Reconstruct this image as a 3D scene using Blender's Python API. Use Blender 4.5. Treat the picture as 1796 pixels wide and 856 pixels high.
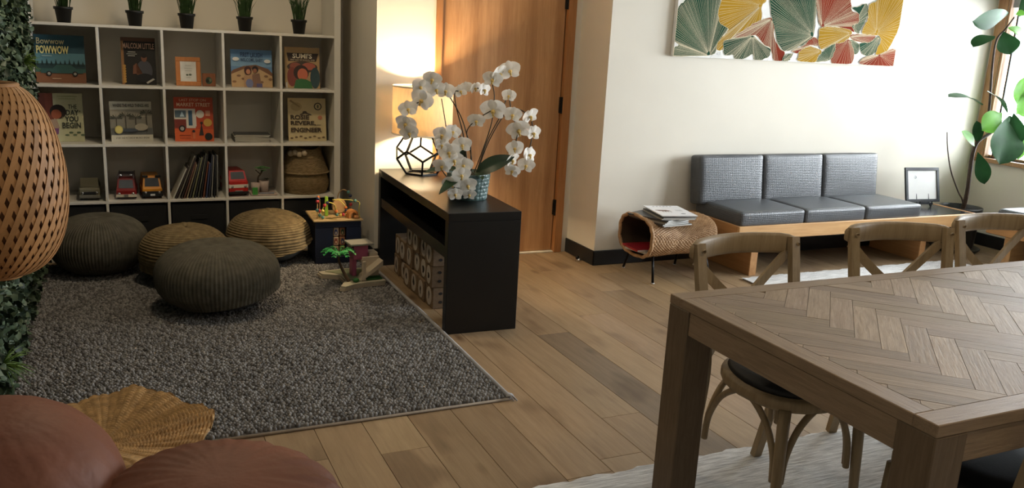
import bpy, math, random
import numpy as np
from mathutils import Vector, Matrix, Euler
random.seed(7); rng = np.random.default_rng(7)
for o in list(bpy.data.objects): bpy.data.objects.remove(o)
S = bpy.context.scene
COL = S.collection
PI = math.pi

# ------------------------------------------------------------------ camera
cam_d = bpy.data.cameras.new('camera'); cam = bpy.data.objects.new('camera', cam_d); COL.objects.link(cam)
yaw, pit, rol = math.radians(25.259), math.radians(13.635), math.radians(3.0007)
fw = Vector((math.sin(yaw)*math.cos(pit), math.cos(yaw)*math.cos(pit), -math.sin(pit)))
rt = Vector((math.cos(yaw), -math.sin(yaw), 0)); up = rt.cross(fw)
r2 = rt*math.cos(rol) + up*math.sin(rol); u2 = up*math.cos(rol) - rt*math.sin(rol)
cam.matrix_world = Matrix(((r2.x, u2.x, -fw.x, 0), (r2.y, u2.y, -fw.y, 0), (r2.z, u2.z, -fw.z, 1.5), (0, 0, 0, 1)))
cam_d.sensor_width = 36; cam_d.lens = 1488/1796*36; cam_d.clip_start = 0.05
S.camera = cam

# ------------------------------------------------------------------ world (overcast daylight), portals, exposure
W = bpy.data.worlds.new('overcast_sky'); S.world = W; W.use_nodes = True
bg = W.node_tree.nodes['Background']; bg.inputs[0].default_value = (0.88, 0.95, 1.0, 1); bg.inputs[1].default_value = 12.0
S.view_settings.view_transform = 'Standard'; S.view_settings.look = 'None'
S.view_settings.gamma = 1; S.view_settings.use_curve_mapping = False
S.view_settings.exposure = 1.35
WINDOWS = [(3.25, 4.80), (1.45, 3.00)]     # openings in the right wall, y ranges
WZ0, WZ1, XR = 0.73, 2.28, 6.58
for y0, y1 in WINDOWS:
    l = bpy.data.lights.new('window_portal', 'AREA'); l.shape = 'RECTANGLE'; l.size = WZ1-WZ0; l.size_y = y1-y0
    l.cycles.is_portal = True
    o = bpy.data.objects.new('window_portal', l); COL.objects.link(o)
    o.location = (XR+.13, (y0+y1)/2, (WZ0+WZ1)/2); o.rotation_euler = (0, PI/2, 0)

# ------------------------------------------------------------------ helpers: materials
MC = {}
def lin(c): return tuple(((v/255)/12.92 if v/255 <= .04045 else ((v/255+.055)/1.055)**2.4) for v in c)
def mat(name, col, rough=.6, var=.12, scale=12, bump=0.0, bscale=None, metal=0, stretch=(1, 1, 1), spec=.4, col2=None,
        island=False, objcol=False, detail=4, translucent=0, offset=False, bdist=.004):
    if name in MC: return MC[name]
    m = bpy.data.materials.new(name); MC[name] = m; m.use_nodes = True
    nt = m.node_tree; N = nt.nodes; L = nt.links; p = N['Principled BSDF']
    p.inputs['Roughness'].default_value = rough; p.inputs['Metallic'].default_value = metal
    p.inputs['Specular IOR Level'].default_value = spec
    tc = N.new('ShaderNodeTexCoord'); mp = N.new('ShaderNodeMapping'); L.new(tc.outputs['Object'], mp.inputs[0])
    mp.inputs['Scale'].default_value = stretch
    if offset:
        oi = N.new('ShaderNodeObjectInfo'); mu = N.new('ShaderNodeMath'); mu.operation = 'MULTIPLY'; mu.inputs[1].default_value = 60
        L.new(oi.outputs['Random'], mu.inputs[0]); L.new(mu.outputs[0], mp.inputs['Location'])
    nz = N.new('ShaderNodeTexNoise'); nz.inputs['Scale'].default_value = scale; nz.inputs['Detail'].default_value = detail
    L.new(mp.outputs[0], nz.inputs['Vector'])
    rp = N.new('ShaderNodeValToRGB'); c = tuple(col)
    a = tuple(max(0, v*(1-var)) for v in c) if col2 is None else c
    b = tuple(min(1, v*(1+var)) for v in c) if col2 is None else tuple(col2)
    rp.color_ramp.elements[0].color = (*a, 1); rp.color_ramp.elements[1].color = (*b, 1)
    rp.color_ramp.elements[0].position = .32; rp.color_ramp.elements[1].position = .68
    if island:
        g = N.new('ShaderNodeNewGeometry'); ad = N.new('ShaderNodeMix'); ad.inputs[0].default_value = .7
        L.new(nz.outputs[0], ad.inputs[2]); L.new(g.outputs['Random Per Island'], ad.inputs[3]); L.new(ad.outputs[0], rp.inputs[0])
    else: L.new(nz.outputs[0], rp.inputs[0])
    src = rp.outputs[0]
    if objcol:
        oi2 = N.new('ShaderNodeObjectInfo'); mx = N.new('ShaderNodeMix'); mx.data_type = 'RGBA'; mx.blend_type = 'MULTIPLY'; mx.inputs[0].default_value = 1
        L.new(src, mx.inputs[6]); L.new(oi2.outputs['Color'], mx.inputs[7]); src = mx.outputs[2]
    L.new(src, p.inputs['Base Color'])
    if bump:
        bn = N.new('ShaderNodeTexNoise'); bn.inputs['Scale'].default_value = bscale or scale*3; bn.inputs['Detail'].default_value = 3
        L.new(mp.outputs[0], bn.inputs['Vector'])
        bp = N.new('ShaderNodeBump'); bp.inputs['Strength'].default_value = bump; bp.inputs['Distance'].default_value = bdist
        L.new(bn.outputs[0], bp.inputs['Height']); L.new(bp.outputs[0], p.inputs['Normal'])
    if translucent:
        out = N['Material Output']; tr = N.new('ShaderNodeBsdfTranslucent'); ms = N.new('ShaderNodeMixShader'); ms.inputs[0].default_value = translucent
        L.new(src, tr.inputs[0]); L.new(p.outputs[0], ms.inputs[1]); L.new(tr.outputs[0], ms.inputs[2]); L.new(ms.outputs[0], out.inputs[0])
    return m
def flat(rgb, rough=.5):
    return mat('print_%02x%02x%02x' % tuple(rgb), lin(rgb), rough, var=.03, scale=30)
def wood(name, c1, c2, axis='x', scale=7, rough=.5, bump=.15, objcol=False, knots=0, rings=0, coord='Object'):
    if name in MC: return MC[name]
    m = bpy.data.materials.new(name); MC[name] = m; m.use_nodes = True
    nt = m.node_tree; N = nt.nodes; L = nt.links; p = N['Principled BSDF']; p.inputs['Roughness'].default_value = rough
    p.inputs['Specular IOR Level'].default_value = .35
    tc = N.new('ShaderNodeTexCoord'); mp = N.new('ShaderNodeMapping'); L.new(tc.outputs['Object'], mp.inputs[0])
    s = [9, 9, 9]; s['xyz'.index(axis)] = .7; mp.inputs['Scale'].default_value = s
    oi = N.new('ShaderNodeObjectInfo'); mu = N.new('ShaderNodeMath'); mu.operation = 'MULTIPLY'; mu.inputs[1].default_value = 80
    L.new(oi.outputs['Random'], mu.inputs[0]); L.new(mu.outputs[0], mp.inputs['Location'])
    n1 = N.new('ShaderNodeTexNoise'); n1.inputs['Scale'].default_value = scale; n1.inputs['Detail'].default_value = 6; n1.inputs['Roughness'].default_value = .65
    n1.inputs['Distortion'].default_value = .6
    L.new(mp.outputs[0], n1.inputs['Vector'])
    rp = N.new('ShaderNodeValToRGB'); rp.color_ramp.elements[0].color = (*c1, 1); rp.color_ramp.elements[1].color = (*c2, 1)
    rp.color_ramp.elements[0].position = .3; rp.color_ramp.elements[1].position = .7
    L.new(n1.outputs[0], rp.inputs[0]); src = rp.outputs[0]
    def mul(src, fac_out, col, lo, hi):
        r = N.new('ShaderNodeValToRGB'); r.color_ramp.elements[0].position = lo; r.color_ramp.elements[1].position = hi
        r.color_ramp.elements[0].color = (*col, 1); r.color_ramp.elements[1].color = (1, 1, 1, 1)
        L.new(fac_out, r.inputs[0])
        mx = N.new('ShaderNodeMix'); mx.data_type = 'RGBA'; mx.blend_type = 'MULTIPLY'; mx.inputs[0].default_value = 1
        L.new(src, mx.inputs[6]); L.new(r.outputs[0], mx.inputs[7]); return mx.outputs[2]
    if rings:
        wv = N.new('ShaderNodeTexWave'); wv.wave_type = 'RINGS'; wv.rings_direction = axis.upper(); wv.inputs['Scale'].default_value = rings
        wv.inputs['Distortion'].default_value = 4; wv.inputs['Detail'].default_value = 3; wv.inputs['Detail Scale'].default_value = .6
        mp3 = N.new('ShaderNodeMapping'); L.new(tc.outputs['Object'], mp3.inputs[0]); s3 = [1, 1, 1]; s3['xyz'.index(axis)] = .12; mp3.inputs['Scale'].default_value = s3
        L.new(mp3.outputs[0], wv.inputs['Vector'])
        src = mul(src, wv.outputs[0], (.80, .74, .68), .0, .5)
    if knots:
        mp2 = N.new('ShaderNodeMapping'); L.new(tc.outputs['Object'], mp2.inputs[0]); L.new(mu.outputs[0], mp2.inputs['Location'])
        s2 = [5, 5, 5]; s2['xyz'.index(axis)] = 2.2; mp2.inputs['Scale'].default_value = s2
        n2 = N.new('ShaderNodeTexNoise'); n2.inputs['Scale'].default_value = 1.0; n2.inputs['Detail'].default_value = 2
        L.new(mp2.outputs[0], n2.inputs['Vector'])
        src = mul(src, n2.outputs[0], (.62, .58, .55), .30, .42)
        vo = N.new('ShaderNodeTexVoronoi'); vo.inputs['Scale'].default_value = knots; L.new(mp2.outputs[0], vo.inputs['Vector'])
        src = mul(src, vo.outputs['Distance'], (.42, .34, .28), .03, .13)
    if objcol:
        mx = N.new('ShaderNodeMix'); mx.data_type = 'RGBA'; mx.blend_type = 'MULTIPLY'; mx.inputs[0].default_value = 1
        L.new(src, mx.inputs[6]); L.new(oi.outputs['Color'], mx.inputs[7]); src = mx.outputs[2]
    L.new(src, p.inputs['Base Color'])
    if bump:
        bp = N.new('ShaderNodeBump'); bp.inputs['Strength'].default_value = bump; bp.inputs['Distance'].default_value = .002
        L.new(n1.outputs[0], bp.inputs['Height']); L.new(bp.outputs[0], p.inputs['Normal'])
    return m
def emit(name, col, strength):
    m = bpy.data.materials.new(name); m.use_nodes = True; p = m.node_tree.nodes['Principled BSDF']
    p.inputs['Base Color'].default_value = (*col, 1); p.inputs['Emission Color'].default_value = (*col, 1); p.inputs['Emission Strength'].default_value = strength
    return m
def glass(name):
    m = bpy.data.materials.new(name); m.use_nodes = True; nt = m.node_tree; N = nt.nodes; L = nt.links
    t = N.new('ShaderNodeBsdfTransparent'); g = N.new('ShaderNodeBsdfGlossy'); g.inputs['Roughness'].default_value = .02
    lw = N.new('ShaderNodeFresnel'); lw.inputs[0].default_value = 1.3; ms = N.new('ShaderNodeMixShader')
    L.new(lw.outputs[0], ms.inputs[0]); L.new(t.outputs[0], ms.inputs[1]); L.new(g.outputs[0], ms.inputs[2]); L.new(ms.outputs[0], N['Material Output'].inputs[0])
    return m

# ------------------------------------------------------------------ helpers: meshes
def cham(sx, sy, sz, b):
    """chamfered box centred on the origin"""
    V = []; F = []; idx = {}
    h = (sx/2, sy/2, sz/2)
    for i in (-1, 1):
        for j in (-1, 1):
            for k in (-1, 1):
                s = (i, j, k)
                for a in range(3):
                    v = [s[q]*(h[q]-(0 if q == a else b)) for q in range(3)]
                    idx[(s, a)] = len(V); V.append(tuple(v))
    for a in range(3):
        u, w = [(1, 2), (2, 0), (0, 1)][a]
        for sg in (-1, 1):
            def key(su, sw):
                s = [0, 0, 0]; s[a] = sg; s[u] = su; s[w] = sw; return tuple(s)
            f = [idx[(key(-1, -1), a)], idx[(key(1, -1), a)], idx[(key(1, 1), a)], idx[(key(-1, 1), a)]]
            F.append(f if sg > 0 else f[::-1])
    for a in range(3):                      # edges parallel to axis a
        u, w = [(1, 2), (2, 0), (0, 1)][a]
        for su in (-1, 1):
            for sw in (-1, 1):
                s0 = [0, 0, 0]; s1 = [0, 0, 0]; s0[a] = -1; s1[a] = 1
                for s in (s0, s1): s[u] = su; s[w] = sw
                f = [idx[(tuple(s0), u)], idx[(tuple(s1), u)], idx[(tuple(s1), w)], idx[(tuple(s0), w)]]
                F.append(f if su*sw < 0 else f[::-1])
    for i in (-1, 1):
        for j in (-1, 1):
            for k in (-1, 1):
                f = [idx[((i, j, k), a)] for a in range(3)]
                F.append(f if i*j*k > 0 else f[::-1])
    return V, F
def rbox(sx, sy, sz, r, n=8, puff=(0, 0, 0)):
    """soft rounded box centred on the origin (cushions); puff = bulge per axis"""
    V = []; F = []; cache = {}
    def vid(p):
        k = tuple(round(c, 4) for c in p)
        if k in cache: return cache[k]
        q = [p[0]*sx/2, p[1]*sy/2, p[2]*sz/2]; h = (sx/2, sy/2, sz/2)
        inner = [max(-(h[i]-r), min(h[i]-r, q[i])) for i in range(3)]
        d = Vector([q[i]-inner[i] for i in range(3)])
        if d.length > 1e-9: d = d.normalized()*r
        v = [inner[i]+d[i] for i in range(3)]
        for a in range(3):
            if puff[a]:
                u, w = [(1, 2), (2, 0), (0, 1)][a]
                v[a] += puff[a]*p[a]*(1-p[u]**2)*(1-p[w]**2)
        cache[k] = len(V); V.append(tuple(v)); return cache[k]
    t = [math.sin((i/n-.5)*PI*.96)/math.sin(.5*PI*.96) for i in range(n+1)]
    for a in range(3):
        u, w = [(1, 2), (2, 0), (0, 1)][a]
        for sg in (-1, 1):
            for i in range(n):
                for j in range(n):
                    f = []
                    for (x, y) in ((i, j), (i+1, j), (i+1, j+1), (i, j+1)):
                        p = [0, 0, 0]; p[a] = sg; p[u] = t[x]; p[w] = t[y]; f.append(vid(p))
                    F.append(f if sg > 0 else f[::-1])
    return V, F
def tube(pts, r, n=8, cap=True, closed=False, section=None, upv=None):
    P = [Vector(p) for p in pts]; m = len(P); V = []; F = []
    R = r if isinstance(r, (list, tuple)) else [r]*m
    prev = None
    for i, p in enumerate(P):
        if closed: t = (P[(i+1) % m]-P[i-1])
        else: t = P[min(i+1, m-1)]-P[max(i-1, 0)]
        t = t.normalized() if t.length > 1e-9 else Vector((0, 0, 1))
        if upv is not None: a = Vector(upv)
        elif prev is not None: a = prev
        else: a = Vector((0, 0, 1)) if abs(t.z) < .9 else Vector((0, 1, 0))
        a = (a - t*a.dot(t));
        if a.length < 1e-6: a = t.orthogonal()
        a.normalize(); prev = a; b = t.cross(a)
        if section:
            for (x, y) in section: V.append(tuple(p + b*(x*R[i]) + a*(y*R[i])))
        else:
            for k in range(n):
                th = 2*PI*k/n; V.append(tuple(p + (b*math.cos(th) + a*math.sin(th))*R[i]))
    k = len(section) if section else n
    for i in range(m if closed else m-1):
        j = (i+1) % m
        for q in range(k): F.append([i*k+q, i*k+(q+1) % k, j*k+(q+1) % k, j*k+q])
    if cap and not closed:
        F.append(list(range(k))[::-1]); F.append([(m-1)*k+q for q in range(k)])
    return V, F
def rect(w, h): return [(-w/2, -h/2), (w/2, -h/2), (w/2, h/2), (-w/2, h/2)]
def spline(pts, n=6):
    P = [Vector(p) for p in pts]; out = []
    for i in range(len(P)-1):
        p0 = P[max(i-1, 0)]; p1 = P[i]; p2 = P[i+1]; p3 = P[min(i+2, len(P)-1)]
        for k in range(n):
            t = k/n
            out.append(.5*((2*p1)+(p2-p0)*t+(2*p0-5*p1+4*p2-p3)*t*t+(3*p1-p0-3*p2+p3)*t**3))
    out.append(P[-1]); return out
def lathe(prof, n=24, close=False):
    V = []; F = []; m = len(prof)
    for (r, z) in prof:
        for k in range(n):
            th = 2*PI*k/n; V.append((r*math.cos(th), r*math.sin(th), z))
    for i in range(m-1 if not close else m):
        j = (i+1) % m
        for q in range(n): F.append([i*n+q, i*n+(q+1) % n, j*n+(q+1) % n, j*n+q])
    return V, F
def sphere(r, n=12, m=8, sc=(1, 1, 1)):
    prof = [(max(1e-4, r*math.sin(PI*i/m)), -r*math.cos(PI*i/m)) for i in range(m+1)]
    V, F = lathe(prof, n); return [(a*sc[0], b*sc[1], c*sc[2]) for a, b, c in V], F
def prism(pts, z0, z1):
    n = len(pts); V = [(x, y, z0) for x, y in pts]+[(x, y, z1) for x, y in pts]
    F = [list(range(n))[::-1], list(range(n, 2*n))]+[[i, (i+1) % n, n+(i+1) % n, n+i] for i in range(n)]
    return V, F
def gridmesh(nu, nv, fn, wrapu=False):
    V = [tuple(fn(i/(nu if wrapu else nu-1), j/(nv-1))) for j in range(nv) for i in range(nu)]; F = []
    for j in range(nv-1):
        for i in range(nu if wrapu else nu-1):
            i2 = (i+1) % nu; F.append([j*nu+i, j*nu+i2, (j+1)*nu+i2, (j+1)*nu+i])
    return V, F
class MB:
    """collects shapes into ONE mesh"""
    def __init__(s): s.V = []; s.F = []; s.I = []; s.mats = []
    def add(s, VF, mx=None, m=None):
        V, F = VF; k = len(s.V)
        s.V += [tuple(mx @ Vector(v)) for v in V] if mx is not None else list(V)
        s.F += [[k+i for i in f] for f in F]
        if m is not None:
            if m not in s.mats: s.mats.append(m)
            s.I += [s.mats.index(m)]*len(F)
        else: s.I += [0]*len(F)
        return s
    def box(s, x0, x1, y0, y1, z0, z1, b=.0, m=None, rot=None):
        T = Matrix.Translation(((x0+x1)/2, (y0+y1)/2, (z0+z1)/2))
        if rot is not None: T = T @ Euler(rot).to_matrix().to_4x4()
        if b > 0: return s.add(cham(x1-x0, y1-y0, z1-z0, min(b, .45*min(x1-x0, y1-y0, z1-z0))), T, m)
        hx, hy, hz = (x1-x0)/2, (y1-y0)/2, (z1-z0)/2
        V = [(i*hx, j*hy, k*hz) for i in (-1, 1) for j in (-1, 1) for k in (-1, 1)]
        F = [[0, 1, 3, 2], [4, 6, 7, 5], [0, 4, 5, 1], [2, 3, 7, 6], [0, 2, 6, 4], [1, 5, 7, 3]]
        return s.add((V, F), T, m)
    def build(s, name, m=None, parent=None, smooth=False, loc=None, rot=None):
        return obj(name, (s.V, s.F), m or s.mats, parent, smooth, loc, rot, s.I if s.mats else None)
def obj(name, VF, m, parent=None, smooth=False, loc=None, rot=None, midx=None):
    if isinstance(VF, bpy.types.Mesh): me = VF
    else:
        me = bpy.data.meshes.new(name); me.from_pydata([tuple(v) for v in VF[0]], [], VF[1]); me.update()
        for x in (m if isinstance(m, (list, tuple)) else [m]): me.materials.append(x)
        if midx: me.polygons.foreach_set('material_index', midx)
        if smooth: me.polygons.foreach_set('use_smooth', [True]*len(me.polygons))
    o = bpy.data.objects.new(name, me); COL.objects.link(o)
    if parent is not None: o.parent = parent
    if loc is not None: o.location = loc
    if rot is not None: o.rotation_euler = rot
    return o
def npobj(name, V, F, m, parent=None, smooth=False):
    """numpy mesh, F is (n,3) or (n,4)"""
    me = bpy.data.meshes.new(name); k = F.shape[1]
    me.vertices.add(len(V)); me.vertices.foreach_set('co', V.astype(np.float32).ravel())
    me.loops.add(F.size); me.loops.foreach_set('vertex_index', F.astype(np.int32).ravel())
    me.polygons.add(len(F)); me.polygons.foreach_set('loop_start', np.arange(0, F.size, k, dtype=np.int32))
    me.polygons.foreach_set('loop_total', np.full(len(F), k, dtype=np.int32))
    if smooth: me.polygons.foreach_set('use_smooth', np.ones(len(F), dtype=bool))
    me.update(calc_edges=True); me.materials.append(m)
    o = bpy.data.objects.new(name, me); COL.objects.link(o)
    if parent is not None: o.parent = parent
    return o
def tag(o, label, cat, group=None, kind=None):
    if label: o['label'] = label
    if cat: o['category'] = cat
    if group: o['group'] = group
    if kind: o['kind'] = kind
    return o
def thing(name, label, cat, loc=(0, 0, 0), rotz=0, group=None, rot=None):
    o = bpy.data.objects.new(name, None); COL.objects.link(o); o.location = loc; o.empty_display_size = .05
    o.rotation_euler = rot if rot is not None else (0, 0, rotz)
    return tag(o, label, cat, group)
def copy_tree(o, parent=None):
    c = o.copy(); COL.objects.link(c)
    if parent is not None: c.parent = parent
    for ch in o.children: copy_tree(ch, c)
    return c
def struct(o): o['kind'] = 'structure'; return o
def textmesh(s, w, h, x, z, align='LEFT', bold=0):
    """lettering as flat triangles in the xz plane (facing -y): returns (V,F) fitted to w x h with its lower left corner at x,z"""
    cu = bpy.data.curves.new('t', 'FONT'); cu.body = s; cu.offset = bold; cu.resolution_u = 2; cu.space_line = .95; cu.align_x = align
    ob = bpy.data.objects.new('t', cu); COL.objects.link(ob)
    dg = bpy.context.evaluated_depsgraph_get(); me = bpy.data.meshes.new_from_object(ob.evaluated_get(dg))
    V = [tuple(v.co) for v in me.vertices]; F = [list(p.vertices) for p in me.polygons]
    bpy.data.objects.remove(ob); bpy.data.curves.remove(cu); bpy.data.meshes.remove(me)
    xs = [v[0] for v in V]; ys = [v[1] for v in V]; a, b, c, d = min(xs), max(xs), min(ys), max(ys)
    return [(x+(v[0]-a)/(b-a)*w, 0, z+(v[1]-c)/(d-c)*h) for v in V], F
class Print:
    """flat print on a face in the xz plane, layered by tiny y offsets towards -y"""
    def __init__(s, w, h, y): s.mb = MB(); s.w = w; s.h = h; s.y = y; s.k = 0
    def put(s, V, F, c):
        s.k += 1; y = s.y-.0004*s.k
        s.mb.add(([(v[0], y, v[2]) for v in V], F), None, flat(c)); return s
    def poly(s, pts, c):
        V = [((u-.5)*s.w, 0, v*s.h) for u, v in pts]
        ar = sum(V[i-1][0]*V[i][2]-V[i][0]*V[i-1][2] for i in range(len(V)))
        F = list(range(len(V)));
        return s.put(V, [F if ar > 0 else F[::-1]], c)
    def rect(s, u0, u1, v0, v1, c): return s.poly([(u0, v0), (u1, v0), (u1, v1), (u0, v1)], c)
    def ell(s, u, v, ru, rv, c, n=18, a0=0, a1=2*PI): return s.poly([(u+ru*math.cos(a0+(a1-a0)*i/n), v+rv*math.sin(a0+(a1-a0)*i/n)) for i in range(n if a1-a0 > 6.2 else n+1)], c)
    def text(s, t, u0, u1, v0, v1, c, align='CENTER', bold=.012):
        V, F = textmesh(t, (u1-u0)*s.w, (v1-v0)*s.h, (u0-.5)*s.w, v0*s.h, align, bold); return s.put(V, F, c)
    def build(s, parent, name='cover_print'): return s.mb.build(name, None, parent)
# ================================================================== the setting
wallm = mat('wall_paint', (.72, .675, .585), .75, var=.02, scale=3, bump=.04, bscale=180)
ceilm = mat('ceiling_paint', (.74, .72, .67), .8, var=.02, scale=3)
basem = mat('black_baseboard_vinyl', (.012, .012, .013), .45, var=.1)
Y1, Y2, YB = 5.30, 4.90, 6.17            # door wall, sofa wall, alcove back wall
ZC = 2.75
def wall(name, *boxes):
    b = MB()
    for x in boxes: b.box(*x)
    return struct(b.build(name, wallm))
wall('wall_back', (-.62, 1.614, YB, YB+.12, 0, ZC))
wall('wall_alcove', (1.494, 1.614, Y1+.12, YB, 0, ZC))
wall('wall_door_side', (1.494, 1.883, Y1, Y1+.12, 0, ZC), (2.894, 2.94, Y1, Y1+.12, 0, ZC), (1.883, 2.894, Y1, Y1+.12, 2.16, ZC))
wall('wall_return', (2.94, 3.06, Y2, Y1+.12, 0, ZC))
wall('wall_sofa_side', (3.06, XR+.14, Y2, Y2+.12, 0, ZC))
ys = sorted([-2.6, Y2]+[y for w in WINDOWS for y in w])
rb = [(XR, XR+.14, -2.6, Y2, 0, WZ0), (XR, XR+.14, -2.6, Y2, WZ1, ZC)]
for i in range(0, len(ys), 2): rb.append((XR, XR+.14, ys[i], ys[i+1], WZ0, WZ1))
wall('wall_right', *rb)
wall('wall_left', (-.62, -.50, 2.70, YB, 0, ZC), (-1.92, -.62, 2.70, 2.82, 0, ZC), (-1.92, -1.80, -2.6, 2.70, 0, ZC))
wall('wall_front', (-1.92, XR+.14, -2.72, -2.6, 0, ZC))
struct(MB().box(-1.92, XR+.14, -2.72, YB+.12, ZC, ZC+.1).build('ceiling', ceilm))
# baseboards
def bb(name, x0, x1, y0, y1): struct(MB().box(x0, x1, y0, y1, 0, .104, .004).build(name, basem))
bb('baseboard_back', -.50, 1.494, YB-.012, YB)
bb('baseboard_alcove', 1.482, 1.494, Y1-.012, YB-.012)
bb('baseboard_door_side', 1.482, 1.875, Y1-.012, Y1)
bb('baseboard_return', 2.928, 2.94, Y2-.012, Y1)
bb('baseboard_sofa_side', 2.928, XR, Y2-.012, Y2)
bb('baseboard_right', XR-.012, XR, -2.6, Y2-.012)
# ---- floor: oak planks
oakfloor = wood('oak_floor', (.235, .155, .085), (.335, .235, .138), 'y', scale=4.5, rough=.42, bump=.10, objcol=True, knots=.8)
gapm = mat('plank_gap_dark', (.03, .02, .014), .9)
floor = struct(MB().box(-1.92, XR+.14, -2.72, YB+.12, -.08, -.0125).build('floor', gapm))
PW = .18675
forced = {0: [4.30, 2.44], 1: [4.95, 2.745], 2: [5.05, 3.725, 1.75], 3: [4.50, 2.30], 4: [3.95, 2.15], 5: [4.85, 2.6], -1: [3.95, 2.35], -2: [4.6, 2.2], -3: [4.2, 2.05], -4: [4.1, 2.74], -5: [3.6, 1.9], 6: [4.33, 2.9], 7: [4.7]}
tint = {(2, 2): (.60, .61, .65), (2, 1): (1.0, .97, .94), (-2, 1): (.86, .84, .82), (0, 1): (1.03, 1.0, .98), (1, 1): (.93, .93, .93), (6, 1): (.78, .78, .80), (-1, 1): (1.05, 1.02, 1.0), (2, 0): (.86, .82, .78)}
for c in range(-18, 28):
    x0 = 1.557+c*PW; x1 = x0+PW
    x0c, x1c = max(x0, -1.80), min(x1, XR)
    if x1c-x0c < .02: continue
    top = YB if x1 < 1.494 else (Y1+.1 if x0 < 2.93 else Y2)
    if x0c < -.5: top = 2.70
    cuts = [top]
    for y in forced.get(c, []): cuts.append(y)
    y = cuts[-1] if len(cuts) > 1 else top-random.uniform(.4, 1.6)
    if len(cuts) == 1: cuts.append(y)
    while y > -2.6:
        y -= random.uniform(1.35, 2.1); cuts.append(max(y, -2.6))
    for k in range(len(cuts)-1):
        ya, yb = cuts[k+1], cuts[k]
        if yb-ya < .03: continue
        V, F = cham(x1c-x0c-.0012, yb-ya-.0012, .012, .0012)
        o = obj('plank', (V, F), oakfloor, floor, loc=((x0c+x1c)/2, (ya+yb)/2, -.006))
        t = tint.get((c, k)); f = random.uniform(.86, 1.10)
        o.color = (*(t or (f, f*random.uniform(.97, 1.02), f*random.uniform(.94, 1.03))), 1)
# ---- door
doorm = wood('door_oak_veneer', (.42, .215, .095), (.56, .315, .15), 'z', scale=5, rough=.42, bump=.05, rings=1.6)
jambm = wood('door_frame_oak', (.33, .145, .052), (.43, .20, .078), 'z', scale=5, rough=.4, bump=.05)
blackmetal = mat('black_metal', (.012, .012, .012), .4, metal=.6)
door = struct(thing('door_1', 'tall flush oak door with black hinges', None, (2.38, Y1+.05, 0)))
def dbox(name, x0, x1, y0, y1, z0, z1, m, b=.003): return MB().box(x0-2.38, x1-2.38, y0-Y1-.05, y1-Y1-.05, z0, z1, b).build(name, m, door)
dbox('slab', 1.930, 2.828, Y1+.025, Y1+.068, .012, 2.10, doorm)
dbox('jamb', 1.883, 1.927, Y1-.012, Y1+.115, 0, 2.16, jambm)
dbox('jamb', 2.833, 2.894, Y1-.012, Y1+.115, 0, 2.16, jambm)
dbox('head', 1.927, 2.833, Y1-.012, Y1+.115, 2.105, 2.16, jambm)
dbox('stop', 1.927, 2.833, Y1+.075, Y1+.11, .005, 2.105, jambm)
dbox('lit_door_gap', 1.927, 2.833, Y1+.0, Y1+.075, .0, .010, mat('pale_door_gap_light', (.75, .70, .6), .5), .002)  # pale strip painted as the light coming under the door
for z in (.33, 1.06, 1.765):
    h = MB().box(2.818-2.38, 2.845-2.38, -.05+.006, -.05+.026, z-.055, z+.055, .002)
    h.add(tube([(2.831-2.38, -.046, z-.057), (2.831-2.38, -.046, z+.057)], .008, 8))
    h.build('hinge', blackmetal, door)
# ---- windows in the right wall
framem = wood('window_frame_oak', (.30, .155, .07), (.42, .24, .12), 'z', scale=5, rough=.45, bump=.05)
gl = glass('window_glass'); dark = mat('dark_window_gasket', (.03, .03, .03), .5)
shadem = mat('grey_shade_cassette', (.30, .29, .27), .7)
for i, (y0, y1) in enumerate(WINDOWS):
    w = struct(thing('window_%d' % (i+1), 'oak framed window in the right wall', None, (XR, (y0+y1)/2, WZ0)))
    c = (y0+y1)/2
    def wb(name, x0, x1, ya, yb, z0, z1, m, b=.003): return MB().box(x0, x1, ya-c, yb-c, z0-WZ0, z1-WZ0, b).build(name, m, w)
    wb('casing', -.015, .0, y1, min(y1+.085, Y2-.005), WZ0-.03, WZ1+.08, framem); wb('casing', -.015, .0, y0-.085, y0, WZ0-.03, WZ1+.08, framem)
    wb('casing', -.015, .0, y0, y1, WZ1, WZ1+.08, framem)
    wb('reveal', 0, .13, y1-.018, y1, WZ0, WZ1, framem); wb('reveal', 0, .13, y0, y0+.018, WZ0, WZ1, framem)
    wb('window_sill', -.03, .13, y0-.085, y1+.06, WZ0-.035, WZ0, framem)
    wb('sash', .06, .085, y1-.055, y1-.040, WZ0+.0, WZ1, dark); wb('sash', .06, .085, y0+.040, y0+.055, WZ0+.0, WZ1, dark)
    wb('sash', .06, .085, y0+.018, y1-.018, WZ0+.0, WZ0+.02, framem)
    wb('mullion', .06, .085, c-.02, c+.02, WZ0, WZ1, framem)
    wb('pane', .07, .074, y0+.02, c-.02, WZ0+.02, WZ1, gl, 0); wb('pane', .07, .074, c+.02, y1-.02, WZ0+.02, WZ1, gl, 0)
    wb('shade_cassette', -.01, .055, y0+.02, y1-.04, 1.94, WZ1, shadem)
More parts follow.
